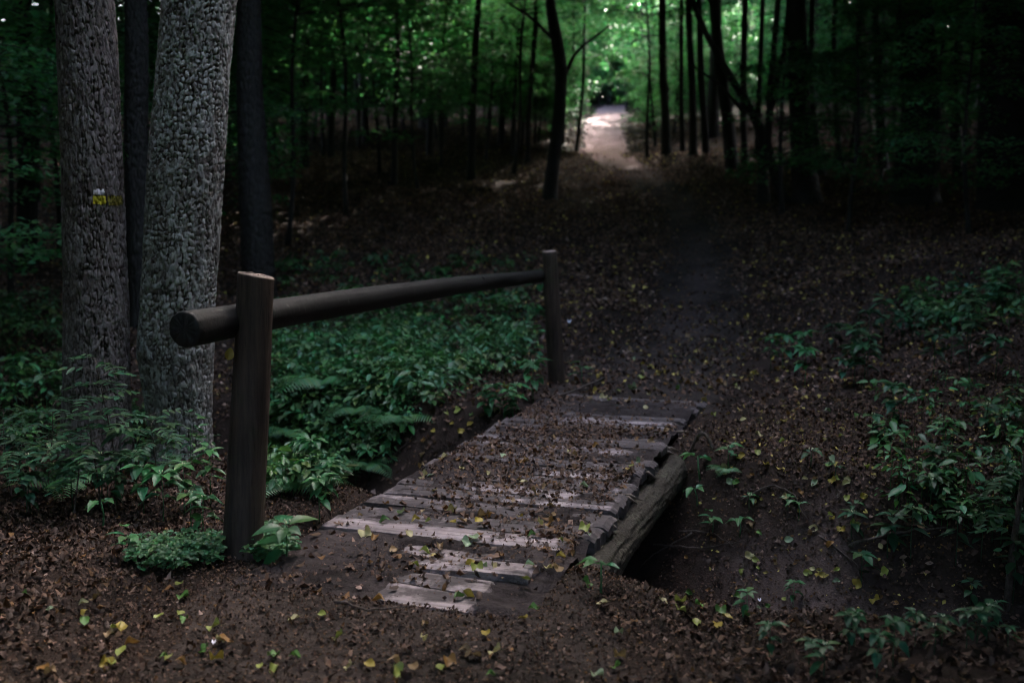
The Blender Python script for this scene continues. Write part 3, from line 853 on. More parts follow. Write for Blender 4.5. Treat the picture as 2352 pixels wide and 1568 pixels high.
bB = at(412, 1075, 6.95); bB[2] = hz(bB[0], bB[1])
tree_b = thing('forest_tree', 'leaning grey tree with flaky lichen covered bark, close beside the straight brown one', 'tree', tuple(bB))
lb = rel(bB, [(415, 1120, 130), (414, 980, 135), (404, 800, 178), (408, 700, 176), (424, 400, 182), (440, 200, 172), (457, 0, 168)])
lb += [(lb[-1][0] + 0.9, 0.2, 9.0, 0.22), (lb[-1][0] + 1.3, 0.2, 13.0, 0.10)]
V, th, bcol = big_trunk(lb, 3.8, 57, (0.026, 0.040), 0.013, 1.3)
link('trunk', new_mesh('trunk', V.reshape(-1, 3), grid_faces(V.shape[0], V.shape[1], True), bcol), M['bark_grey'], tree_b)
add_high_crown(tree_b, bB, (-1.2, 2.8, 9.5), 2)

# --- dark trunks of the hillside; rows: base px, base depth, [(px, py, width)], label, bark, limbs
def dark_tree(d, rows, label, mat='bark_dark', limbs=(), hgt=10.0, group=None, seed=0, name='forest_tree', top_off=(0, 0)):
    px, py, w = rows[0]
    x = at(px, py, d)[0]; base = np.array([x, d, hz(x, d)])
    root = thing(name, label, 'tree', tuple(base), group=group)
    L = []
    for (px, py, w) in rows[1:]:
        p = at(px, py, d); L.append((p[0] - base[0], 0.0, p[2] - base[2], w / 2 / F_PX * d))
    w0 = rows[0][2] / 2 / F_PX * d
    L = [(0, 0, -0.25, w0), (0, 0, 0.02, w0 * 0.9)] + sorted([q for q in L if q[2] > 0.3], key=lambda q: q[2])
    zt = max(hgt, L[-1][2] + 1.5)
    L.append((L[-1][0] + top_off[0], top_off[1], zt, L[-1][3] * 0.55))
    lm = []
    for pts in limbs:
        q = [at(a, b, d + e) - base for a, b, e, w in pts]
        lm.append([(*v, w / 2 / F_PX * d) for v, (a, b, e, w) in zip(q, pts)])
    rg = seed in (3, 14, 15, 16, 17, 18)
    link('trunk', tube_trunk(L, 16, 320 if rg else 40, seed, lm, rg), M[mat], root)
    add_high_crown(root, base, (L[-1][0], top_off[1], zt - 2.5), seed)
    return root

dark_tree(15, [(593, 690, 84), (592, 600, 72), (585, 420, 66), (575, 200, 54), (572, 0, 50)], 'thick dark trunk rising behind the near rail post', seed=3)
dark_tree(24, [(1262, 462, 36), (1268, 400, 30), (1287, 250, 28), (1290, 160, 26), (1272, 60, 24), (1262, 0, 22)], 'bent dark trunk standing alone close to the left edge of the uphill path', seed=4,
          limbs=[[(1288, 200, 0, 10), (1320, 120, 0.5, 7), (1400, 60, 1, 4)], [(1280, 100, 0, 9), (1220, 40, 0, 6), (1170, 10, 0, 4)]])
dark_tree(27, [(1082, 415, 20), (1086, 300, 16), (1092, 120, 14), (1100, 0, 12)], 'slim straight trunk on the slope, second trunk left of the bent one', seed=5)
dark_tree(26, [(905, 432, 15), (908, 300, 12), (915, 100, 11), (912, 0, 10)], 'thin trunk rising from the sunlit leaf patch on the left slope', seed=6)
dark_tree(29, [(1212, 405, 13), (1216, 250, 11), (1228, 80, 10), (1232, 0, 9)], 'very thin stem just left of the bent trunk', seed=7)
dark_tree(33, [(1150, 372, 16), (1158, 200, 13), (1160, 0, 12)], 'thin dark trunk deeper in the wood above the left slope', seed=8)
dark_tree(31, [(1178, 380, 12), (1180, 240, 10), (1196, 0, 9)], 'thinnest of the three stems close together left of the path', seed=9)
dark_tree(31, [(985, 375, 16), (990, 250, 14), (985, 0, 12)], 'slim trunk between the sunlit patch and the straight slim one', seed=10)
dark_tree(34, [(840, 370, 18), (838, 200, 16), (842, 0, 14)], 'slim trunk in deep shade at the top of the left slope', seed=11)
dark_tree(28, [(700, 405, 22), (698, 200, 20), (704, 0, 18)], 'dark trunk right of the thick trunk behind the post', seed=12)
dark_tree(30, [(760, 395, 16), (765, 200, 14), (772, 0, 12)], 'slender shaded stem in the gap among the left slope foliage', seed=13)
dark_tree(13.5, [(318, 600, 54), (316, 400, 50), (314, 200, 48), (312, 0, 46)], 'dark trunk seen in the gap between the two big near trees', seed=14)
dark_tree(17, [(60, 560, 46), (62, 300, 42), (52, 0, 38)], 'dim dark trunk at the far left beyond the brown tree', seed=15)
dark_tree(22, [(1852, 480, 66), (1846, 380, 54), (1836, 250, 46), (1830, 100, 42), (1826, 0, 40)], 'upright dark trunk with a flared foot on the right slope', seed=16)
dark_tree(20.5, [(2100, 505, 108), (2102, 400, 92), (2118, 250, 80), (2106, 100, 78), (2098, 0, 76)], 'broad dark trunk with spreading foot on the right slope', seed=17)
dark_tree(19, [(2312, 500, 126), (2306, 350, 112), (2310, 150, 104), (2312, 0, 100)], 'massive black trunk at the right edge of the picture', seed=18)
dark_tree(22.5, [(1752, 492, 32), (1752, 420, 25), (1756, 320, 24), (1725, 250, 19), (1650, 130, 15), (1600, 40, 12)], 'curved forked trunk leaning over toward the path on its right side', seed=19, top_off=(-2, 0),
          limbs=[[(1758, 330, 0, 18), (1776, 230, 0, 13), (1800, 120, 0.3, 10), (1812, -10, 0.5, 7)], [(1712, 262, 0, 10), (1660, 200, -0.3, 7), (1590, 150, -0.5, 4)]])
dark_tree(22.2, [(1806, 462, 26), (1778, 400, 20), (1762, 330, 16), (1768, 200, 14), (1790, 0, 12)], 'bowed thin trunk at the foot of the forked one', seed=20)
dark_tree(31, [(1532, 345, 22), (1524, 200, 18), (1520, 0, 16)], 'first dark stem of the row right of the bright path', seed=21)
dark_tree(32, [(1568, 348, 12), (1564, 200, 10), (1566, 0, 9)], 'hair thin stem, second in the row right of the bright path', seed=22)
dark_tree(30, [(1592, 360, 20), (1590, 220, 17), (1580, 0, 14)], 'third stem of the row right of the bright path', seed=23)
dark_tree(30.5, [(1622, 366, 18), (1612, 220, 15), (1604, 0, 13)], 'fourth stem of the row, leaning a little toward the path', seed=24)
dark_tree(28, [(1682, 400, 34), (1668, 250, 28), (1648, 100, 24), (1640, 0, 22)], 'thickest stem of the row right of the bright path', seed=25)
dark_tree(29, [(1712, 395, 18), (1706, 250, 15), (1712, 0, 13)], 'straight thin stem right of the thickest one in the row', seed=26)
dark_tree(30, [(1738, 398, 14), (1742, 250, 12), (1752, 0, 10)], 'thin stem behind the forked trunk on the right', seed=27)
dark_tree(26, [(1890, 388, 20), (1874, 320, 16), (1862, 200, 14), (1866, 0, 12)], 'leaning sapling trunk right beside the upright flared trunk', seed=28)
dark_tree(26.5, [(1934, 390, 15), (1922, 300, 12), (1915, 100, 10), (1918, 0, 9)], 'thin leaning stem on the lit strip of the right slope', seed=29)
dark_tree(27, [(2030, 372, 26), (2024, 280, 22), (2018, 120, 18), (2010, 0, 17)], 'dark stem just left of the broad flared trunk', seed=30)
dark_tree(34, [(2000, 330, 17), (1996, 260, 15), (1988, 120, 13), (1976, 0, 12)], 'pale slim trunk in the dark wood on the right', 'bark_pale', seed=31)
dark_tree(27, [(1972, 385, 9), (1972, 250, 8), (1975, 0, 7)], 'wand thin stem on the right slope', seed=32)
dark_tree(25, [(2200, 420, 22), (2196, 250, 19), (2206, 0, 17)], 'dark stem between the broad trunk and the massive black one', seed=33)
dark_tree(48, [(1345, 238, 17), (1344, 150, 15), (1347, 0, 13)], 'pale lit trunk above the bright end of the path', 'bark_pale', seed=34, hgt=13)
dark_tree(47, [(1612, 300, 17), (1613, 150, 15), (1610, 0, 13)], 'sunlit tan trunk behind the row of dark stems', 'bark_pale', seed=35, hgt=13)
dark_tree(50, [(1470, 260, 15), (1472, 150, 13), (1476, 0, 12)], 'slim trunk right above the bright spot of the path', seed=36, hgt=13)
dark_tree(44, [(1255, 300, 14), (1252, 150, 12), (1248, 0, 11)], 'distant thin trunk left of the bright spot of the path', seed=37, hgt=13)

# --- young beeches: layered foliage on thin stems over the slope
SPRAY = [spray_mesh(41, 6.0, 2.3, 1.0, 60, 150, 0.10), spray_mesh(42, 7.5, 2.6, 1.3, 66, 150, 0.105), spray_mesh(43, 4.6, 1.9, 0.6, 50, 140, 0.09),
         spray_mesh(44, 8.5, 2.5, 2.4, 60, 150, 0.105), spray_mesh(45, 3.2, 1.3, 0.4, 36, 110, 0.08)]
def young(k, px, d, label, s=1.0, rz=0.0, group=None, x=None):
    x = at(px, 400, d)[0] if x is None else x
    root = thing('young_beech', label, 'tree', (x, d, hz(x, d)), rz, group)
    root.scale = (s, s, s)
    link('trunk', SPRAY[k][1], M['bark_dark'], root); link('crown', SPRAY[k][0], M['tree_leaf'], root)
    return root
G1 = 'young leafy trees on the left slope'
left_young = [(3, 655, 19, 1.0), (3, 800, 22, 1.05), (1, 870, 27, 1.0), (0, 960, 25.5, 1.0), (1, 1010, 29, 1.05), (0, 1120, 30, 1.0), (3, 1180, 27.5, 1.0), (1, 740, 30, 1.1),
              (2, 820, 33, 1.2), (0, 900, 35, 1.3), (1, 1060, 36, 1.2), (3, 1180, 37, 1.2), (1, 620, 34, 1.2), (0, 560, 26, 1.1), (2, 1225, 33, 1.0), (3, 980, 40, 1.3), (1, 1110, 43, 1.3)]
lab_l = ['low hanging dark leafy tree beside the thick trunk behind the post', 'leafy tree overhanging the dark middle of the left slope', 'layered young beech above the sunlit leaf patch',
         'brightest green young beech in the sun above the left slope', 'bright layered beech just behind the brightest green one', 'young beech with flat sprays between slim trunks left of the bent one',
         'leafy young tree drooping close to the bent trunk']
for i, (k, px, d, s) in enumerate(left_young):
    young(k, px, d, lab_l[i] if i < len(lab_l) else 'dim layered young beech deeper in the wood above the left slope', s, i * 2.1, G1 if i >= len(lab_l) else None)
for i, (k, px, d, s) in enumerate([(2, 560, 24, 1.1), (2, 640, 27, 1.2), (2, 1010, 32, 1.3), (2, 1150, 33, 1.2),
                                   (0, 600, 30, 1.2), (0, 720, 34, 1.3), (0, 830, 37, 1.3), (0, 930, 38, 1.3), (0, 1020, 40, 1.4), (0, 1120, 39, 1.3), (2, 1200, 34, 1.2), (2, 500, 21, 1.1), (0, 1160, 45, 1.4), (0, 950, 46, 1.5), (0, 760, 42, 1.5)]):
    young(k, px, d, 'low branched young beech among the slim trunks of the left slope', s, i * 1.7 + 1, 'low branched young beeches on the left slope')
G2 = 'young leafy trees around the far end of the path'
for i, (k, px, d, s) in enumerate([(3, 1325, 32, 1.15), (3, 1490, 31, 1.0), (3, 1330, 38, 1.3), (1, 1290, 46, 1.3), (0, 1500, 42, 1.3), (1, 1560, 47, 1.3), (3, 1440, 60, 1.5), (1, 1370, 64, 1.6), (2, 1545, 38, 1.0), (0, 1640, 50, 1.4), (1, 1700, 44, 1.3), (2, 1275, 38, 1.1)]):
    young(k, px, d, ['dark leafy tree arching over the bright path from its left side', 'dark leafy tree arching over the bright path from its right side', 'dark leafy tree arching over the left of the bright path end', 'young beech behind the arching one left of the path end', 'sunlit young beech close to the right edge of the bright path end',
                     'sunlit beech behind the row of dark stems', 'broad leafy tree filling the view above the bright path end', 'leafy tree beyond the bend of the path, tallest there'][i] if i < 8 else 'leafy young tree in the bright wood beside the far path', s, i * 1.3 + 0.5, G2 if i >= 8 else None)
G3 = 'shaded young trees on the right slope'
for i, (k, px, d, s) in enumerate([(2, 1960, 18, 0.9), (2, 2230, 16, 0.9), (4, 1800, 21, 1.2), (3, 2130, 19, 0.8), (0, 2020, 23, 0.9), (0, 2340, 21, 0.9), (3, 1950, 30, 1.1), (1, 2050, 33, 1.2), (3, 2190, 28, 1.1), (0, 2250, 30, 1.2), (1, 1830, 38, 1.2), (3, 1900, 45, 1.4), (1, 2100, 42, 1.4), (0, 2330, 34, 1.2), (1, 2000, 52, 1.5), (2, 2150, 26, 1.0)]):
    young(k, px, d, 'dim leafy young tree in the dark wood on the right slope', s, i * 1.9, G3)
G4 = 'shaded young trees behind the two big trunks'
for i, (k, px, d, s) in enumerate([(1, 20, 15, 0.9), (0, 120, 18, 1.0), (3, 310, 19, 1.0), (1, 430, 22, 1.1), (0, 480, 17, 0.9), (1, 90, 24, 1.2), (2, -40, 12, 1.0), (1, 250, 27, 1.3)]):
    young(k, px, d, 'dim leafy young tree in the dark wood behind the two big trunks', s, i * 2.7, G4)

G5 = 'low leafy bushes along the far path'
for i, (px, d, s) in enumerate([(1290, 33, 1.0), (1265, 36, 1.1), (1240, 33, 0.9), (1300, 41, 1.0), (1315, 48, 1.1), (1500, 34, 1.0), (1530, 37, 1.1), (1490, 40, 1.0), (1480, 47, 1.0), (1560, 42, 1.2), (1590, 38, 1.1), (1640, 37, 1.1), (1700, 38, 1.1),
                                (1200, 38, 1.1), (1150, 36, 1.0), (1080, 38, 1.2), (1000, 36, 1.0), (1620, 46, 1.4), (1680, 48, 1.4), (1440, 54, 1.2), (1500, 56, 1.3), (1350, 56, 1.3), (1780, 40, 1.2), (1860, 42, 1.2), (1395, 63, 1.3)]):
    young(4, px, d, 'low leafy bush along the edge of the far path', s, i * 1.1, G5)

# --- the wood around: trees that carry the canopy (trunks mostly outside the picture)
gtr = [tube_trunk([(0, 0, -0.3, 0.24), (0.1, 0, 3, 0.2), (0.0, 0.1, 8, 0.15), (0.1, 0, 13, 0.08)], 14, 30, s) for s in (70, 71, 72)]
occupied = []
ng = 0
for gy in np.arange(-10, 74, 5.2):
    for gx in np.arange(-28, 30, 5.2):
        x = gx + random.uniform(-1.6, 1.6); y = gy + random.uniform(-1.6, 1.6)
        if y > 44 and abs(x) > 0.62 * y + 6: continue
        z = hz(x, y)
        zc = random.uniform(7.5, 10.0)
        if random.random() < float(thin(x, y)): continue
        if blocks(np.array([x, y, z + zc + 3.2]), 5.2, 6.5):
            sh = 0.6
            if blocks(np.array([x, y, z + zc + 2.0]), 5.2 * sh, 6.5 * sh): continue
        else: sh = 1.0
        inside = y > 1 and abs(x) < 0.56 * y + 0.6
        tx, ty = x, y
        if inside and y < 33 or pdist(np.array([x]), np.array([y]), PATH)[0] < 2.2:   # carry that crown on a trunk outside the frame or off the path
            if y < 33:
                tx = math.copysign(0.58 * y + 1.6, x)
            else: tx = x + (3.0 if x > 3 else -3.0)
        zt = hz(tx, ty)
        root = thing('forest_tree', 'dark forest tree of the surrounding wood, one among many alike', 'tree', (tx, ty, zt), 0, 'trees of the surrounding wood')
        o = link('trunk', gtr[ng % 3], M['bark_dark'], root); o.rotation_euler = (0, 0, ng * 1.1)
        crown(root, CANOPY[ng % 3], (x - tx, y - ty, z + zc - zt), ng * 2.3, (sh, sh))
        ng += 1

# unseen low crowns added to shade the right bank and the near left
for i, (x, y, zc) in enumerate([(6.8, 6.4, 4.2), (7.4, 9.8, 5.6), (4.6, 2.6, 3.2), (-4.6, 2.2, 3.4), (2.0, 0.2, 3.2), (-1.8, -0.8, 3.2), (7.8, 13.5, 6.6), (6.0, 12.5, 6.4), (-6.5, 6.2, 4.5), (-7.5, 10.5, 5.6), (-4, 14, 6.6), (0.4, 14.5, 6.8),(9.5, 8, 5), (3.6, 3.6, 3.4), (2.3, 2.2, 3.0), (5.6, 4.0, 3.6), (7.0, 5.0, 4.0), (8.5, 7.6, 4.6), (7.4, 11.2, 6.0), (3.4, 1.6, 3.1), (-3.2, 0.6, 3.2), (-5.6, 4.0, 3.9), (3.0, 15.5, 7.2), (-6.5, 13, 6.5), (-2.0, 16.5, 7.5)]):
    zc = max(zc, 1.8 + 0.236 * (y + 4.3)); tx = math.copysign(0.58 * max(y, 0.5) + 2.2, x); ty = y
    root = thing('forest_tree', 'low crowned tree added out of view to shade the ground by the bridge', 'tree', (tx, ty, hz(tx, ty)), 0, 'unseen shading trees added around the bridge')
    tr = tube_trunk([(0, 0, -0.3, 0.13), (0, 0, 2.5, 0.11), ((x - tx) * 0.5, 0, zc + 0.8, 0.08), (x - tx, 0, zc + 1.6, 0.04)], 10, 24, i)
    link('trunk', tr, M['bark_dark'], root)
    crown(root, SHADE_CROWN[i % 2], (x - tx, 0, zc), i * 1.3, (1, 1))

# the far wood: one mass of foliage closing the view, with unseen parts added for shade
r = np.random.default_rng(99)
mbw = MB()
def far_mass(n, a0, a1, r0, r1, z0, z1, size):
    a = r.uniform(a0, a1, n); rad = r.uniform(r0, r1, n)
    x = rad * np.sin(a); y = rad * np.cos(a)
    # gather the leaves in clumps
    cl = 1.6
    x = np.round(x / cl) * cl + r.normal(0, 0.55, n); y = np.round(y / cl) * cl + r.normal(0, 0.55, n)
    pd = pdist(x, y, PATH); k = (pd > 2.2) | (y > 62)
    x, y = x[k], y[k]
    zz = height(x, y) + z0 + (z1 - z0) * r.random(len(x)) ** 0.9
    P = np.stack([x, y, zz], 1)
    ok = np.ones(len(P), bool)
    for p, w in LIT:
        v = P - p; t = v @ SUN; q = np.linalg.norm(v - t[:, None] * SUN, axis=1)
        ok &= ~((t > 1.0) & (q < 1.25 * w))
    P = P[ok]; m = len(P)
    nn = r.normal(size=(m, 3)) * 0.6; nn[:, 2] += 1
    V, F, c = scatter(RH_V, RH_F, P, frames(nn, r.uniform(0, TAU, m)), r.uniform(0.6, 1.3, m) * size, leaf_cols(m))
    mbw.add(V, F, c)
far_mass(200000, -0.85, 0.85, 56, 100, 0.0, 20, 0.55)
far_mass(60000, -0.3, 0.4, 66, 105, -0.3, 7, 0.6)
far_mass(70000, -0.85, 0.85, 80, 110, -0.3, 6, 0.7)
far_mass(110000, 0.75, TAU - 0.75, 26, 44, 0.0, 13, 0.8)  # unseen ring at the sides and behind, added to block low sky light
far_mass(90000, -0.4, 0.5, 56, 100, 17, 30, 0.7)  # leaves above the frame, added to shade the wood below them
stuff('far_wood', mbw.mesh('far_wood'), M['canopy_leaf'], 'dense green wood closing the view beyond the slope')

# ------------------------------------------------------------------ undergrowth
def herb_leafset(r, mb, base, h, nwhorl, L, low=3, wid=0.5):
    """one balsam-like plant: a whorl of pointed leaves on a stem and a few lower leaves"""
    TV, TF = ovate(9, 5, wid, 0.16, 0.22, 0.25, 1.15, 0.10, int(r.integers(0, 99)))
    k = nwhorl + low
    az = np.concatenate([np.arange(nwhorl) / nwhorl * TAU + r.normal(0, 0.18, nwhorl), r.uniform(0, TAU, low)])
    hh = np.concatenate([np.full(nwhorl, h) + r.normal(0, 0.012, nwhorl), h * r.uniform(0.45, 0.85, low)])
    pitch = np.concatenate([r.normal(0.1, 0.18, nwhorl), r.normal(-0.15, 0.15, low)])
    D = np.stack([np.cos(az), np.sin(az), 0 * az], 1)
    nn = np.stack([-D[:, 0] * np.sin(pitch), -D[:, 1] * np.sin(pitch), np.cos(pitch)], 1) + r.normal(0, 0.08, (k, 3))
    P = base + D * 0.012 + np.stack([0 * hh, 0 * hh, hh], 1)
    S = L * r.uniform(0.7, 1.15, k)
    V, F, c = scatter(TV, TF, P, frames(nn, az - math.pi / 2), S, leaf_cols(k, 0.8, 1.2))
    mb.add(V, F, c)

def balsam(seed, h, nw, L, low):
    r = np.random.default_rng(seed); lv = MB(); st = MB(); bd = MB()
    herb_leafset(r, lv, np.zeros(3), h, nw, L, low)
    st.tube([(0, 0, -0.05), (0.006, 0.004, h * 0.5), (0, 0, h)], [0.0045, 0.0035, 0.0025], 6, (0.9, 0.9, 0.9))
    for q in range(3):
        a = q * 2.1; p = np.array([0.012 * math.cos(a), 0.012 * math.sin(a), h + 0.012])
        bd.tube([p, p + [0, 0, 0.006], p + [0.002, 0, 0.014]], [0.002, 0.005, 0.001], 6)
    return lv.mesh('leaves'), st.mesh('stem'), bd.mesh('bud')
BAL = [balsam(1, 0.22, 6, 0.12, 2), balsam(2, 0.32, 7, 0.13, 4), balsam(3, 0.14, 5, 0.10, 1), balsam(4, 0.45, 7, 0.14, 6), balsam(5, 0.10, 4, 0.07, 0)]
BALD = [(a.copy(), b.copy(), c) for a, b, c in BAL]  # copies that carry the darker leaf with painted shade
def plant(k, p, label, s=1.0, rz=0.0, group=None, bud=False, tilt=(0, 0), dark=False):
    root = thing('balsam_plant', label, 'plant', tuple(p), rz, group); root.scale = (s, s, s)
    root.rotation_euler = (tilt[0], tilt[1], rz)
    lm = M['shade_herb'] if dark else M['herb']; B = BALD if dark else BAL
    link('leaves', B[k][0], lm, root); link('stem', B[k][1], lm, root)
    if bud: link('bud', BAL[k][2], M['bud'], root)
    return root

def gp(px, py):   # ground point whose plant top shows near the pixel
    return ground(px, py)
hero = [(0, 655, 1318, 1.15, 'broad star of five pointed leaves right of the near post foot', True, (0.25, 0)),
        (3, 425, 1185, 0.62, 'tall leafy plant with a pale bud left of the near post', True, (0, 0)),
        (1, 735, 1205, 0.75, 'leafy plant at the corner where the bridge meets the undergrowth', True, (0, 0)),
        (1, 375, 1205, 0.85, 'wide leaved plant between the grey tree foot and the near post', True, (0, 0)),
        (1, 330, 1180, 0.8, 'spreading plant at the foot of the brown tree', True, (0, 0)),
        (1, 470, 1250, 0.7, 'low plant just left of the near post with a white bud', True, (0, 0)),
        (0, 440, 1225, 0.9, 'small leafy plant close behind the low one left of the post', True, (0, 0)),
        (2, 295, 1290, 0.9, 'low rosette at the left edge of the clover patch', False, (0, 0)),
        (3, 485, 1160, 0.7, 'tall stemmed plant reaching up behind the near post', False, (0, 0)),
        (1, 1225, 925, 1.15, 'pale green plant with big leaves in front of the far post', True, (0, 0)),
        (0, 1185, 950, 1.1, 'leafy plant left of the big leaved one before the far post', True, (0, 0)),
        (2, 1335, 880, 1.2, 'small plant right at the foot of the far post', False, (0, 0)),
        (0, 1215, 900, 1.1, 'plant tucked behind the big leaved one beside the far post', False, (0, 0)),
        (4, 1608, 1105, 1.6, 'bright small rosette on the bare bank right of the bridge', False, (0.2, 0)),
        (4, 1600, 1165, 1.3, 'second small rosette below the bright one on the bare bank', False, (0.2, 0)),
        (0, 1715, 1415, 0.45, 'lone seedling on the sandy ditch bottom', False, (0, 0)),
        (1, 1822, 1400, 0.5, 'blurred dark plant rising at the right of the sandy bottom', True, (0, 0)),
        (4, 1380, 1365, 1.3, 'pale seedling on the lip of the near bank', False, (0, 0)),
        (4, 235, 1212, 1.4, 'small seedling in the leaf litter below the saplings', False, (0, 0))]
for i, (k, px, py, s, lb_, bud, tl) in enumerate(hero):
    plant(k, gp(px, py), lb_, s, i * 1.7 + 0.4, None, bud, tl)

def polygon_points(n, poly, rr):
    poly = np.array(poly, float); out = []
    lo, hi = poly.min(0), poly.max(0)
    while len(out) < n:
        q = rr.uniform(lo, hi); c = False; j = len(poly) - 1
        for i in range(len(poly)):
            if (poly[i, 1] > q[1]) != (poly[j, 1] > q[1]) and q[0] < (poly[j, 0] - poly[i, 0]) * (q[1] - poly[i, 1]) / (poly[j, 1] - poly[i, 1]) + poly[i, 0]: c = not c
            j = i
        if c: out.append(q)
    return np.array(out)

pr = np.random.default_rng(5)
areas = [(20, [(1700, 860), (2352, 740), (2352, 880), (1900, 900)], (1, 3), 1.0, 'leafy plant in the upper row along the right bank', 'plants along the upper right bank', 'tall'),
         (16, [(1780, 800), (2352, 700), (2352, 760), (1900, 830)], (0, 1), 1.0, 'shaded plant at the dark top of the right bank', 'plants at the dark top of the right bank', ''),
         (11, [(1950, 950), (2352, 900), (2352, 1120), (2080, 1130)], (0, 1, 2), 0.9, 'dark green plant on the middle of the right bank', 'plants on the middle of the right bank', ''),
         (9, [(1600, 1010), (1950, 980), (2000, 1350), (1650, 1330)], (4, 4, 2), 1.0, 'scattered seedling on the littered slope right of the bridge', 'seedlings on the littered slope', ''),
         (13, [(1900, 1250), (2352, 1130), (2352, 1420), (1950, 1440)], (1, 0, 3), 0.8, 'dark blurred plant in the shade beside the ditch on the right', 'shaded plants beside the ditch on the right', ''),
         (16, [(1700, 1500), (1900, 1490), (2352, 1430), (2352, 1566), (1700, 1566)], (1, 0), 0.45, 'blurred dark plant on the near bank in the lower right corner', 'near plants in the lower right corner', ''),
         (22, [(0, 1060), (480, 1090), (480, 1190), (250, 1180), (0, 1200)], (1, 0, 3), 0.75, 'shaded leafy plant under the saplings at the foot of the big trunks', 'plants at the foot of the big trunks', ''),
         (10, [(640, 1180), (760, 1160), (900, 1090), (880, 1060), (700, 1100)], (1, 0), 0.8, 'leafy plant along the left edge of the bridge', 'plants along the left edge of the bridge', ''),
         (7, [(1100, 960), (1240, 900), (1260, 920), (1150, 990)], (1, 0), 0.9, 'plant on the far left bank beside the bridge end', 'plants beside the far bridge end', '')]
for n, poly, ks, s, lb_, grp, _ in areas:
    for q in polygon_points(n, poly, pr):
        p = gp(*q)
        if on_deck(p[0], p[1], 0.05): continue
        plant(int(pr.choice(ks)), p, lb_, s * pr.uniform(0.75, 1.2), pr.uniform(0, TAU), grp, pr.random() < 0.35, (0, 0), q[0] > 1850 or q[1] > 1400 or q[0] < 480)  # painted shade: plants to the right, left and bottom take the darker leaves

# mass of low herbs behind the rail and in the dim left
und = MB()
TVh, TFh = ovate(5, 3, 0.5, 0.2, 0.2, 0.4, 1.1, 0, 1)
def herb_mass(n, poly, hmin, hmax, L, dens=None, zoff=0.0):
    q = polygon_points(n, poly, pr)
    for a, b in q:
        p = gp(a, b)
        if on_deck(p[0], p[1], 0.06) or p[1] > 26: continue
        k = int(pr.integers(6, 11)); az = pr.uniform(0, TAU, k)
        cl = float(vnoise(np.array([p[0] * 1.6]), np.array([p[1] * 1.6]), 77)[0])
        if pr.random() > 0.35 + 0.9 * cl: continue
        top = (hmin + (hmax - hmin) * pr.random()) * (0.55 + 0.85 * cl); LL = L * pr.choice([0.55, 0.8, 1.0, 1.35], p=[0.25, 0.3, 0.3, 0.15]); tint = np.array([pr.uniform(0.8, 1.5), pr.uniform(0.85, 1.15), pr.uniform(0.7, 1.2)]) * pr.uniform(0.7, 1.3)
        hh = top * pr.uniform(0.55, 1.0, k); rad = pr.uniform(0.0, 0.10, k)
        D = np.stack([np.cos(az), np.sin(az), 0 * az], 1)
        P = p + D * rad[:, None] + np.stack([0 * hh, 0 * hh, hh], 1)
        nn = pr.normal(0, 0.3, (k, 3)) + [0, 0, 1] + D * 0.25
        V, F, c = scatter(TVh, TFh, P, frames(nn, az - math.pi / 2), LL * pr.uniform(0.6, 1.2, k), leaf_cols(k, 0.7, 1.3) * tint)
        und.add(V, F, c)
        und.tube([p - [0, 0, 0.05], p + [0.01, 0, top * 0.9]], [0.003, 0.002], 3, (0.6, 0.7, 0.5), False)
herb_mass(800, [(625, 800), (900, 760), (1180, 775), (1235, 850), (1100, 900), (960, 960), (900, 1075), (700, 1150), (610, 1120)], 0.12, 0.34, 0.085)
herb_mass(800, [(625, 780), (900, 750), (1200, 770), (1235, 830), (1100, 880), (960, 930), (640, 920)], 0.15, 0.38, 0.095)
herb_mass(420, [(600, 900), (960, 920), (900, 1060), (720, 1140), (600, 1150)], 0.10, 0.28, 0.07)
herb_mass(150, [(0, 930), (140, 930), (480, 1020), (480, 1100), (0, 1090)], 0.15, 0.45, 0.09)
herb_mass(150, [(0, 700), (140, 700), (140, 930), (0, 930)], 0.15, 0.4, 0.10)
herb_mass(200, [(640, 720), (1240, 700), (1240, 770), (640, 770)], 0.12, 0.35, 0.10)
herb_mass(140, [(2050, 700), (2352, 660), (2352, 760), (2100, 780)], 0.12, 0.35, 0.10)
herb_mass(160, [(640, 600), (1240, 600), (1240, 700), (640, 700)], 0.10, 0.3, 0.12)
herb_mass(150, [(2000, 900), (2352, 880), (2352, 1300), (2050, 1200)], 0.06, 0.2, 0.07)
stuff('undergrowth', und.mesh('undergrowth'), M['herb'], 'dense low green herbs behind the rail and under the trees')

# wood sorrel carpet at the foot of the near post
ws = MB()
HV, HF = ovate(4, 3, 1.0, 0.2, 0.1, 0.0, 0.7, 0, 2)
for poly, n in (([(285, 1300), (330, 1270), (440, 1255), (510, 1262), (515, 1300), (420, 1325), (330, 1325)], 420), ([(560, 1290), (600, 1240), (640, 1235), (690, 1290), (640, 1310)], 300)):
    for a, b in polygon_points(n, poly, pr):
        p = gp(a, b); h = pr.uniform(0.03, 0.10); a0 = pr.uniform(0, TAU)
        az = a0 + np.arange(3) * TAU / 3
        D = np.stack([np.cos(az), np.sin(az), 0 * az], 1)
        nn = pr.normal(0, 0.12, (3, 3)) + [0, -0.1, 1]
        V, F, c = scatter(HV, HF, p + D * 0.003 + [0, 0, h], frames(nn, az - math.pi / 2), np.full(3, pr.uniform(0.018, 0.03)), leaf_cols(3, 0.6, 0.95))
        ws.add(V, F, c)
stuff('wood_sorrel', ws.mesh('wood_sorrel'), M['herb'], 'carpet of clover like wood sorrel around the near post foot')

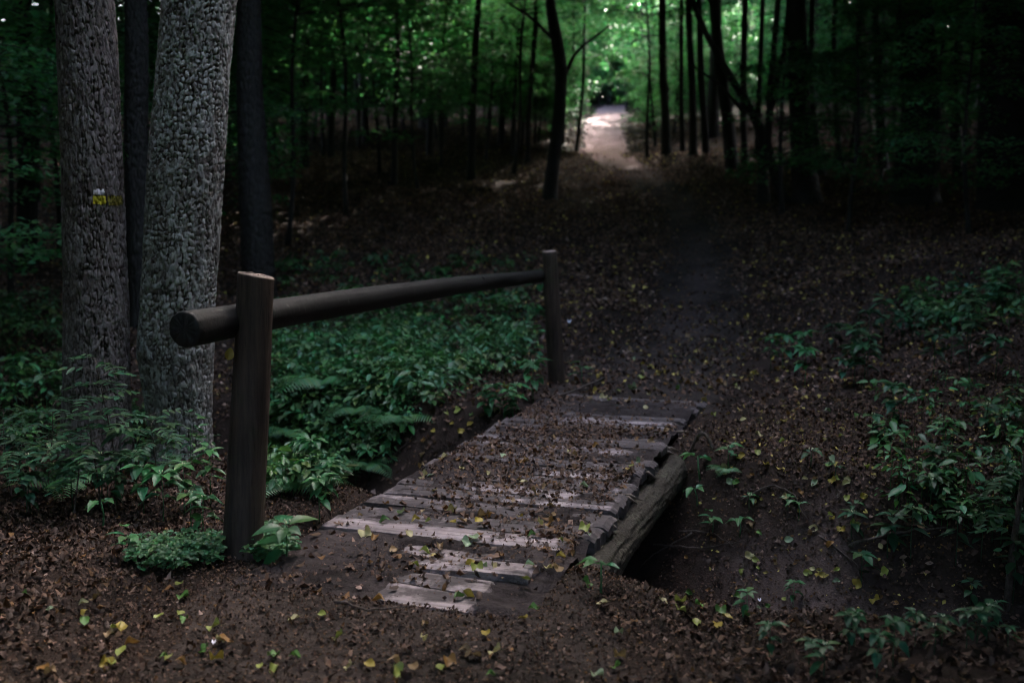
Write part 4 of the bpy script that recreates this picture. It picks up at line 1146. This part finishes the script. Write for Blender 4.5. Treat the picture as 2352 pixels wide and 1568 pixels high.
# ferns
def frond_mesh(seed, L=0.55):
    r = np.random.default_rng(seed); mb = MB()
    s = np.linspace(0, 1, 22)
    ax = np.stack([0 * s, L * s * 0.9, L * (0.55 * s - 0.62 * s ** 2)], 1)
    mb.tube(ax, 0.004 * (1 - 0.8 * s), 4, (0.7, 0.8, 0.5), False)
    TV, TF = ovate(4, 3, 0.14, 0.1, 0.3, 0, 1, 0, 0)
    for i in range(2, 22):
        w = L * 0.26 * math.sin(math.pi * (0.12 + 0.88 * s[i]) ** 0.8) + 0.006
        for sd in (-1, 1):
            V, F, c = scatter(TV, TF, ax[i:i + 1], frames(np.array([[0.05 * sd, 0.2, 1.0]]), np.array([-sd * (math.pi / 2 - 0.3)])), np.array([w]), leaf_cols(1, 0.9, 1.2))
            mb.add(V, F, c)
    return mb.mesh('frond')
FR = [frond_mesh(1), frond_mesh(2, 0.45)]
def fern(p, label, s=1.0, rz=0.0, n=7, group=None):
    root = thing('fern', label, 'fern', (p[0], p[1], p[2] + 0.10 * s), rz, group); s *= 1.15; root.scale = (s, s, s)
    for i in range(n):
        o = link('frond', FR[i % 2], M['herb'], root); o.rotation_euler = (0.15 * math.sin(i * 3), 0.1 * math.cos(i * 2), i * TAU / n + 0.3 * math.sin(i * 5))
for i, (px, py, s, lb_) in enumerate([(840, 1085, 0.75, 'bright arching fern beside the left edge of the bridge'), (745, 905, 1.15, 'wide fern in the herbs just right of the near post'),
        (680, 1010, 0.8, 'fern hanging low behind the near post, below the wide one'), (920, 985, 0.9, 'fern on the edge of the ditch left of the bridge'), (825, 960, 0.8, 'upright narrow fern in the middle of the herbs'),
        (1020, 850, 1.0, 'pale fern in the brightest part of the herbs'), (640, 1130, 0.6, 'small fern at the foot of the near post'), (700, 1130, 0.55, 'bright fern tip between the post and the bridge corner'),
        (1668, 1090, 0.30, 'dark little fern on the bare bank right of the bridge'), (160, 1130, 0.75, 'fern frond under the saplings at the left'), (880, 800, 1.0, 'fern at the back of the herbs below the rail')]):
    fern(gp(px, py), lb_, s, i * 0.9, 7)

# rowan saplings in front of the big trunks
def rowan(seed, h, nl):
    r = np.random.default_rng(seed); lv = MB(); st = MB()
    zz = np.linspace(-0.05, h, 10)
    ax = np.stack([0.05 * np.sin(zz * 3 + seed), 0.05 * np.cos(zz * 2.5 + seed), zz], 1)
    st.tube(ax, np.linspace(0.007, 0.002, 10), 6)
    TV, TF = ovate(6, 3, 0.36, 0.12, 0.12, 0, 1, 0.1, 3)
    for i in range(nl):
        f = 0.45 + 0.57 * (i + 0.5) / nl; az = i * 2.4 + r.normal(0, 0.3)
        b = np.array([np.interp(f * h, zz, ax[:, q]) for q in range(3)])
        D = np.array([math.cos(az), math.sin(az), 0]); L = r.uniform(0.20, 0.36)
        s = np.linspace(0, 1, 9)
        rc = b + s[:, None] * D * L + np.stack([0 * s, 0 * s, L * (0.35 * s - 0.45 * s ** 2)], 1)
        st.tube(rc, 0.002 * (1.2 - s), 4, cap=False)
        for j in range(2, 9):
            for sd in ((-1, 1) if j < 8 else (0,)):
                yaw = az - math.pi / 2 + sd * 1.05
                V, F, c = scatter(TV, TF, rc[j:j + 1], frames(r.normal(0, 0.15, (1, 3)) + [0, 0, 1.0], np.array([yaw])), np.array([r.uniform(0.06, 0.085)]), leaf_cols(1, 0.75, 1.2))
                lv.add(V, F, c)
    return lv.mesh('leaves'), st.mesh('stem')
RW = [rowan(1, 0.86, 15), rowan(2, 0.62, 11), rowan(3, 0.45, 9)]
for i, (k, px, py, s, lb_) in enumerate([(0, 250, 1150, 0.98, 'tallest rowan sapling with feathery leaves before the brown trunk'), (1, 345, 1160, 0.85, 'rowan sapling with light feathery leaves before the grey leaning trunk'),
        (1, 110, 1150, 0.95, 'rowan sapling at the left of the brown trunk'), (2, 180, 1185, 0.9, 'low rowan sapling at the foot of the brown trunk'), (1, 35, 1140, 0.9, 'rowan sapling at the left edge of the picture'),
        (2, 70, 1180, 0.9, 'small drooping rowan sapling near the left edge'), (2, 210, 1165, 1.1, 'spreading rowan sapling covering the foot of the brown trunk')]):
    root = thing('rowan_sapling', lb_, 'sapling', tuple(gp(px, py)), i * 1.3); root.scale = (s, s, s)
    link('leaves', RW[k][0], M['shade_herb'], root); link('stem', RW[k][1], M['twig'], root)
# dark near sapling at the lower right edge
p = gp(2310, 1400)
root = thing('rowan_sapling', 'dark upright sapling stem at the lower right edge of the picture', 'sapling', tuple(p), 0.5); root.scale = (1.0,) * 3
sb = MB(); sb.tube([(0, 0, -0.1), (0.03, 0, 0.3), (0.09, 0, 0.75), (0.12, 0, 1.1)], [0.022, 0.019, 0.014, 0.006], 8); link('stem', sb.mesh('stem'), M['twig'], root)
link('leaves', RW[0][0], M['shade_herb'], root)

# ------------------------------------------------------------------ fallen leaves that stand out singly
def fallen_mesh(seed, width, curl, stalk=True):
    TV, TF = ovate(9, 5, width, 0.18, 0.10, curl, 0.85, 0.06, seed)
    TV = TV - [0, 0.5, 0]
    mb = MB(); mb.add(TV, TF)
    if stalk: mb.tube([(0, -0.5, 0), (0.03, -0.66, 0.03), (0.05, -0.8, 0.02)], [0.012, 0.010, 0.008], 4)
    return mb
YEL = {'yellow': (0.42, 0.32, 0.06), 'pale yellow': (0.46, 0.41, 0.20), 'green': (0.10, 0.22, 0.05), 'yellow green': (0.27, 0.31, 0.07), 'tan': (0.30, 0.20, 0.10), 'orange brown': (0.27, 0.14, 0.04), 'grey green': (0.30, 0.40, 0.24)}
FM = {}
for cn, cc in YEL.items():
    for q in range(3):
        mb = fallen_mesh(q * 7 + 1, (0.72, 0.86, 0.56)[q], (0.5, 1.0, 1.5)[q])
        mb.c = [np.broadcast_to(np.array(cc) * (0.95 if i == 0 else 0.5), (len(v), 3)) for i, v in enumerate(mb.V)]
        FM[cn, q] = mb.mesh('fallen_leaf')
fl_n = 0
def leaf_at(p, cn, L, label, group=None, nrm=None, tilt=0.2):
    global fl_n
    q = fl_n % 3; fl_n += 1
    o = link('fallen_leaf', FM[cn, q], M['fresh'])
    nn = np.array([[0, 0, 1.0]]) if nrm is None else nrm
    nn = nn + pr.normal(0, tilt, (1, 3))
    R = frames(nn, pr.uniform(0, TAU, 1))[0]
    import mathutils
    mt = mathutils.Matrix([[R[i, j] for j in range(3)] for i in range(3)]).to_4x4()
    o.matrix_world = mathutils.Matrix.Translation(p) @ mt @ mathutils.Matrix.Scale(L, 4)
    tag(o, label, 'leaf', group)
    return o

def surf(px, py):
    """point under a pixel: the bridge deck where the deck covers the ground"""
    p = ground(px, py); r_ = ray(px, py)
    d = (0.025 - H_EYE) / r_[2] if r_[2] < 0 else 0
    q = np.array([0, 0, H_EYE]) + r_ * d
    if on_deck(np.array([q[0]]), np.array([q[1]]))[0]:
        q[2] = float(deck_top(np.array([q[0]]), np.array([q[1]]))[0]) + 0.010
        return q, np.array([[0, 0, 1.0]])
    p[2] += 0.022
    return p, slope_normals(np.array([p[0]]), np.array([p[1]]))

named = [(850, 1543, 'yellow', 'bright yellow leaf lowest on the dark path'), (1135, 1507, 'pale yellow', 'curled pale yellow leaf on the near path'), (1068, 1507, 'tan', 'tan leaf right beside the curled pale yellow one'),
         (675, 1434, 'pale yellow', 'single pale leaf on the path edge left of the last plank'), (802, 1345, 'grey green', 'pale green leaf just left of the nearest planks'), (1005, 1382, 'green', 'green leaf lying across the nearest plank'),
         (1072, 1392, 'pale yellow', 'round cream leaf on the nearest plank'), (1137, 1293, 'pale yellow', 'bright cream leaf on the bare second plank'), (1215, 1288, 'grey green', 'grey green leaf right of the cream leaf on the second plank'),
         (1100, 1190, 'yellow', 'yellow leaf above the long light plank'), (1072, 1240, 'grey green', 'crumpled whitish leaf on the dark earth below the long light plank'), (883, 1190, 'green', 'dark green leaf on the left end of the long light plank'),
         (195, 1442, 'green', 'green leaf lying alone in the lower left litter'), (265, 1452, 'yellow green', 'yellow green leaf right of the lone green one'), (425, 1437, 'green', 'green leaf in the litter in front of the clover'),
         (412, 1352, 'yellow green', 'ragged yellow leaf just below the clover patch'), (418, 1380, 'green', 'slim green leaf below the ragged yellow one'), (382, 1522, 'yellow green', 'folded yellow green leaf near the lower edge'),
         (258, 1535, 'yellow green', 'yellow green leaf at the lower edge on the left'), (628, 1517, 'green', 'green leaf in the dark litter near the lower edge'), (630, 1550, 'yellow green', 'yellow green leaf at the very bottom of the path edge'),
         (1382, 1398, 'pale yellow', 'pale leaf on the near bank lip'), (1350, 1350, 'green', 'fresh green leaf on the near bank below the log'), (1420, 1465, 'grey green', 'dim green leaf on the near bank slope'),
         (1200, 1432, 'yellow', 'small yellow leaf on the path right of the nearest plank'), (1745, 1005, 'pale yellow', 'pale leaf standing out high on the bare bank'), (1900, 950, 'grey green', 'whitish leaf at the foot of the bank plants'),
         (1740, 1047, 'yellow green', 'yellow green leaf on the bare bank under the pale one'), (1930, 1232, 'yellow', 'bright yellow leaf in the middle of the littered slope'), (1920, 1345, 'grey green', 'pale round leaf beside the sandy bottom'),
         (1870, 1118, 'grey green', 'grey green leaf pair on the right slope'), (1655, 1417, 'green', 'green leaf on the sandy ditch bottom'), (1340, 1117, 'grey green', 'light oval leaf near the right edge of the bridge'),
         (1450, 1075, 'yellow green', 'yellow green leaf on the bare plank at mid bridge'), (1060, 995, 'yellow', 'yellow leaf in the ditch left of the bridge'), (1022, 1058, 'pale yellow', 'pale leaf on the left edge of the deck'),
         (950, 1545, 'tan', 'curled brown leaf at the bottom of the path'), (1035, 1535, 'orange brown', 'big orange brown leaf at the bottom of the path'), (1010, 1247, 'tan', 'tan leaf on the earth below the long light plank')]
for px, py, cn, lb_ in named:
    p, nn = surf(px, py)
    leaf_at(p, cn, 0.050 if py > 1250 else 0.060, lb_, None, nn)
p = at(527, 812, 4.55)
o = leaf_at(p, 'yellow', 0.06, 'yellow leaf hanging in a thread under the rail beside the near post')
o.rotation_euler = (1.5, 0.3, 0.4)

names_ = list(YEL)
zones = [(66, [(800, 1185), (1120, 1005), (1560, 975), (1350, 1260), (1260, 1320), (900, 1300)], 'leaf lying on the bridge planks', 'fallen leaves on the bridge', (0.16, 0.12, 0.06, 0.14, 0.26, 0.16, 0.10), 0.055),
         (28, [(560, 1400), (1000, 1330), (1300, 1400), (1480, 1500), (1450, 1566), (450, 1566)], 'leaf on the dark near path', 'fallen leaves on the near path', (0.1, 0.12, 0.1, 0.16, 0.26, 0.16, 0.1), 0.05),
         (18, [(0, 1330), (480, 1340), (600, 1420), (450, 1566), (0, 1566)], 'leaf in the dark litter of the lower left', 'fallen leaves in the lower left litter', (0.05, 0.08, 0.2, 0.2, 0.25, 0.14, 0.08), 0.05),
         (66, [(1590, 960), (1700, 880), (2000, 920), (2150, 1150), (2050, 1420), (1560, 1300)], 'leaf on the littered slope right of the bridge', 'fallen leaves on the right slope', (0.2, 0.16, 0.1, 0.24, 0.12, 0.08, 0.1), 0.055),
         (84, [(1300, 880), (1480, 780), (1800, 760), (1850, 830), (1620, 920), (1380, 960)], 'leaf on the path beyond the bridge', 'fallen leaves on the far path', (0.3, 0.2, 0.03, 0.12, 0.2, 0.12, 0.03), 0.07),
         (16, [(930, 1080), (1000, 960), (1170, 880), (1230, 900), (1080, 1000), (980, 1090)], 'leaf in the earthy ditch left of the bridge', 'fallen leaves in the left ditch', (0.2, 0.2, 0.05, 0.15, 0.25, 0.1, 0.05), 0.06),
         (14, [(1480, 1350), (1850, 1380), (1850, 1450), (1520, 1450)], 'leaf by the edge of the sandy ditch bottom', 'fallen leaves on the sandy bottom', (0.1, 0.1, 0.3, 0.3, 0.1, 0.05, 0.05), 0.05)]
for n, poly, lb_, grp, pp_, L in zones:
    for a, b in polygon_points(n, poly, pr):
        cn = names_[int(pr.choice(len(names_), p=np.array(pp_) / sum(pp_)))]
        p, nn = surf(a, b)
        leaf_at(p, cn, L * pr.uniform(0.6, 1.3), cn + ' ' + lb_, cn + ' ' + grp, nn, 0.28)

# ------------------------------------------------------------------ twigs, roots and scraps
def twig(pts, r0, label, group=None, name='twig'):
    Q = []
    for a, b in pts:
        p, _ = surf(a, b); Q.append(p + [0, 0, 0.012])
    Q = np.array(Q); o = Q[0].copy()
    T = smooth_axis(np.concatenate([Q - o], 1), 14)
    mb = MB(); mb.tube(T + pr.normal(0, 0.004, T.shape), np.linspace(r0, r0 * 0.35, 14), 6)
    ob = link(name, mb.mesh(name), M['twig'], None, o); tag(ob, label, name, group)
twig([(1700, 1170), (1770, 1130), (1820, 1150), (1860, 1225)], 0.008, 'long bowed twig arching down the bare bank')
twig([(1500, 1265), (1600, 1275), (1720, 1262)], 0.007, 'pale straight twig on the slope near the ditch')
twig([(1560, 1230), (1640, 1240), (1690, 1275)], 0.006, 'thin twig above the pale straight one')
twig([(1950, 1270), (2050, 1235), (2180, 1225)], 0.012, 'thick dark stick lying across the right slope')
twig([(1880, 1250), (1960, 1310), (1985, 1360)], 0.007, 'thin twig pointing down the right slope')
twig([(1290, 925), (1400, 870), (1330, 905)], 0.012, 'forked stick at the foot of the far post')
twig([(770, 1400), (850, 1420), (950, 1410)], 0.006, 'curved dark twig on the path edge below the post')
twig([(1590, 1240), (1500, 1290), (1470, 1320)], 0.006, 'twig lying in the ditch under the log')
twig([(880, 1080), (930, 1035), (960, 1000)], 0.008, 'short stick in the ditch left of the bridge')
twig([(2050, 1180), (2080, 1120), (2100, 1060)], 0.006, 'upright thin twig in the bank litter')
# arched root beside the far right corner of the bridge
p0 = ground(1585, 1035); p1 = ground(1640, 1035)
mb = MB(); s = np.linspace(0, 1, 14)
arc = p0 + s[:, None] * (p1 - p0) + np.stack([0 * s, 0 * s, 0.14 * np.sin(s * math.pi) - 0.02], 1)
mb.tube(arc - p0, 0.013, 7)
tag(link('root', mb.mesh('root'), M['twig'], None, p0), 'small dark root bent into a hoop beside the right edge of the bridge', 'root')
def scrap(px, py, L, label):
    p, nn = surf(px, py)
    TV, TF = ovate(4, 3, 0.7, 0.3, 0.2, 1.5, 0.5, 0, 4)
    mb = MB(); mb.add(TV * L, TF)
    tag(link('paper_scrap', mb.mesh('paper_scrap'), M['paper'], None, p + [0, 0, 0.01]), label, 'litter')
scrap(1308, 746, 0.075, 'white scrap on the dark ground right of the far post')
scrap(1745, 1400, 0.03, 'tiny white scrap on the sandy ditch bottom')
scrap(490, 1530 - 30, 0.022, 'tiny white scrap in the lower left litter')

# ------------------------------------------------------------------ light, sky, camera
w = bpy.data.worlds.new('World'); bpy.context.scene.world = w; w.use_nodes = True
nt = w.node_tree; bg = nt.nodes['Background']
sky = nt.nodes.new('ShaderNodeTexSky'); sky.sky_type = 'NISHITA'; sky.sun_disc = False
sky.sun_elevation = SUN_EL; sky.sun_rotation = SUN_AZ
sky.air_density = 0.65; sky.dust_density = 6.0; sky.ozone_density = 0.3
nt.links.new(sky.outputs[0], bg.inputs[0]); bg.inputs[1].default_value = 0.15

import mathutils
sl = bpy.data.lights.new('sun', 'SUN'); sl.energy = 2.0; sl.angle = math.radians(0.5); sl.color = (1.0, 0.95, 0.87)
so = bpy.data.objects.new('sun', sl); C.objects.link(so)
so.rotation_euler = mathutils.Vector(SUN).to_track_quat('Z', 'Y').to_euler()
so.location = (0, 0, 60)

cam = bpy.data.cameras.new('camera'); co = bpy.data.objects.new('camera', cam); C.objects.link(co)
cam.sensor_width = 36; cam.lens = F_PX / 2352 * 36; cam.clip_end = 2000; cam.clip_start = 0.05
co.location = (0, 0, H_EYE); co.rotation_euler = (math.pi / 2 - PITCH, 0, 0)
cam.dof.use_dof = True; cam.dof.focus_distance = 5.2; cam.dof.aperture_fstop = 1.6
sc = bpy.context.scene; sc.camera = co
sc.render.engine = 'CYCLES'
sc.cycles.use_denoising = True
sc.cycles.filter_width = 1.1
sc.cycles.use_adaptive_sampling = True; sc.cycles.adaptive_threshold = 0.01
sc.cycles.max_bounces = 4; sc.cycles.diffuse_bounces = 2; sc.cycles.glossy_bounces = 2; sc.cycles.transmission_bounces = 3
sc.cycles.sample_clamp_indirect = 4
sc.view_settings.view_transform = 'Standard'; sc.view_settings.look = 'None'
sc.view_settings.exposure = 4.35; sc.view_settings.gamma = 1.0
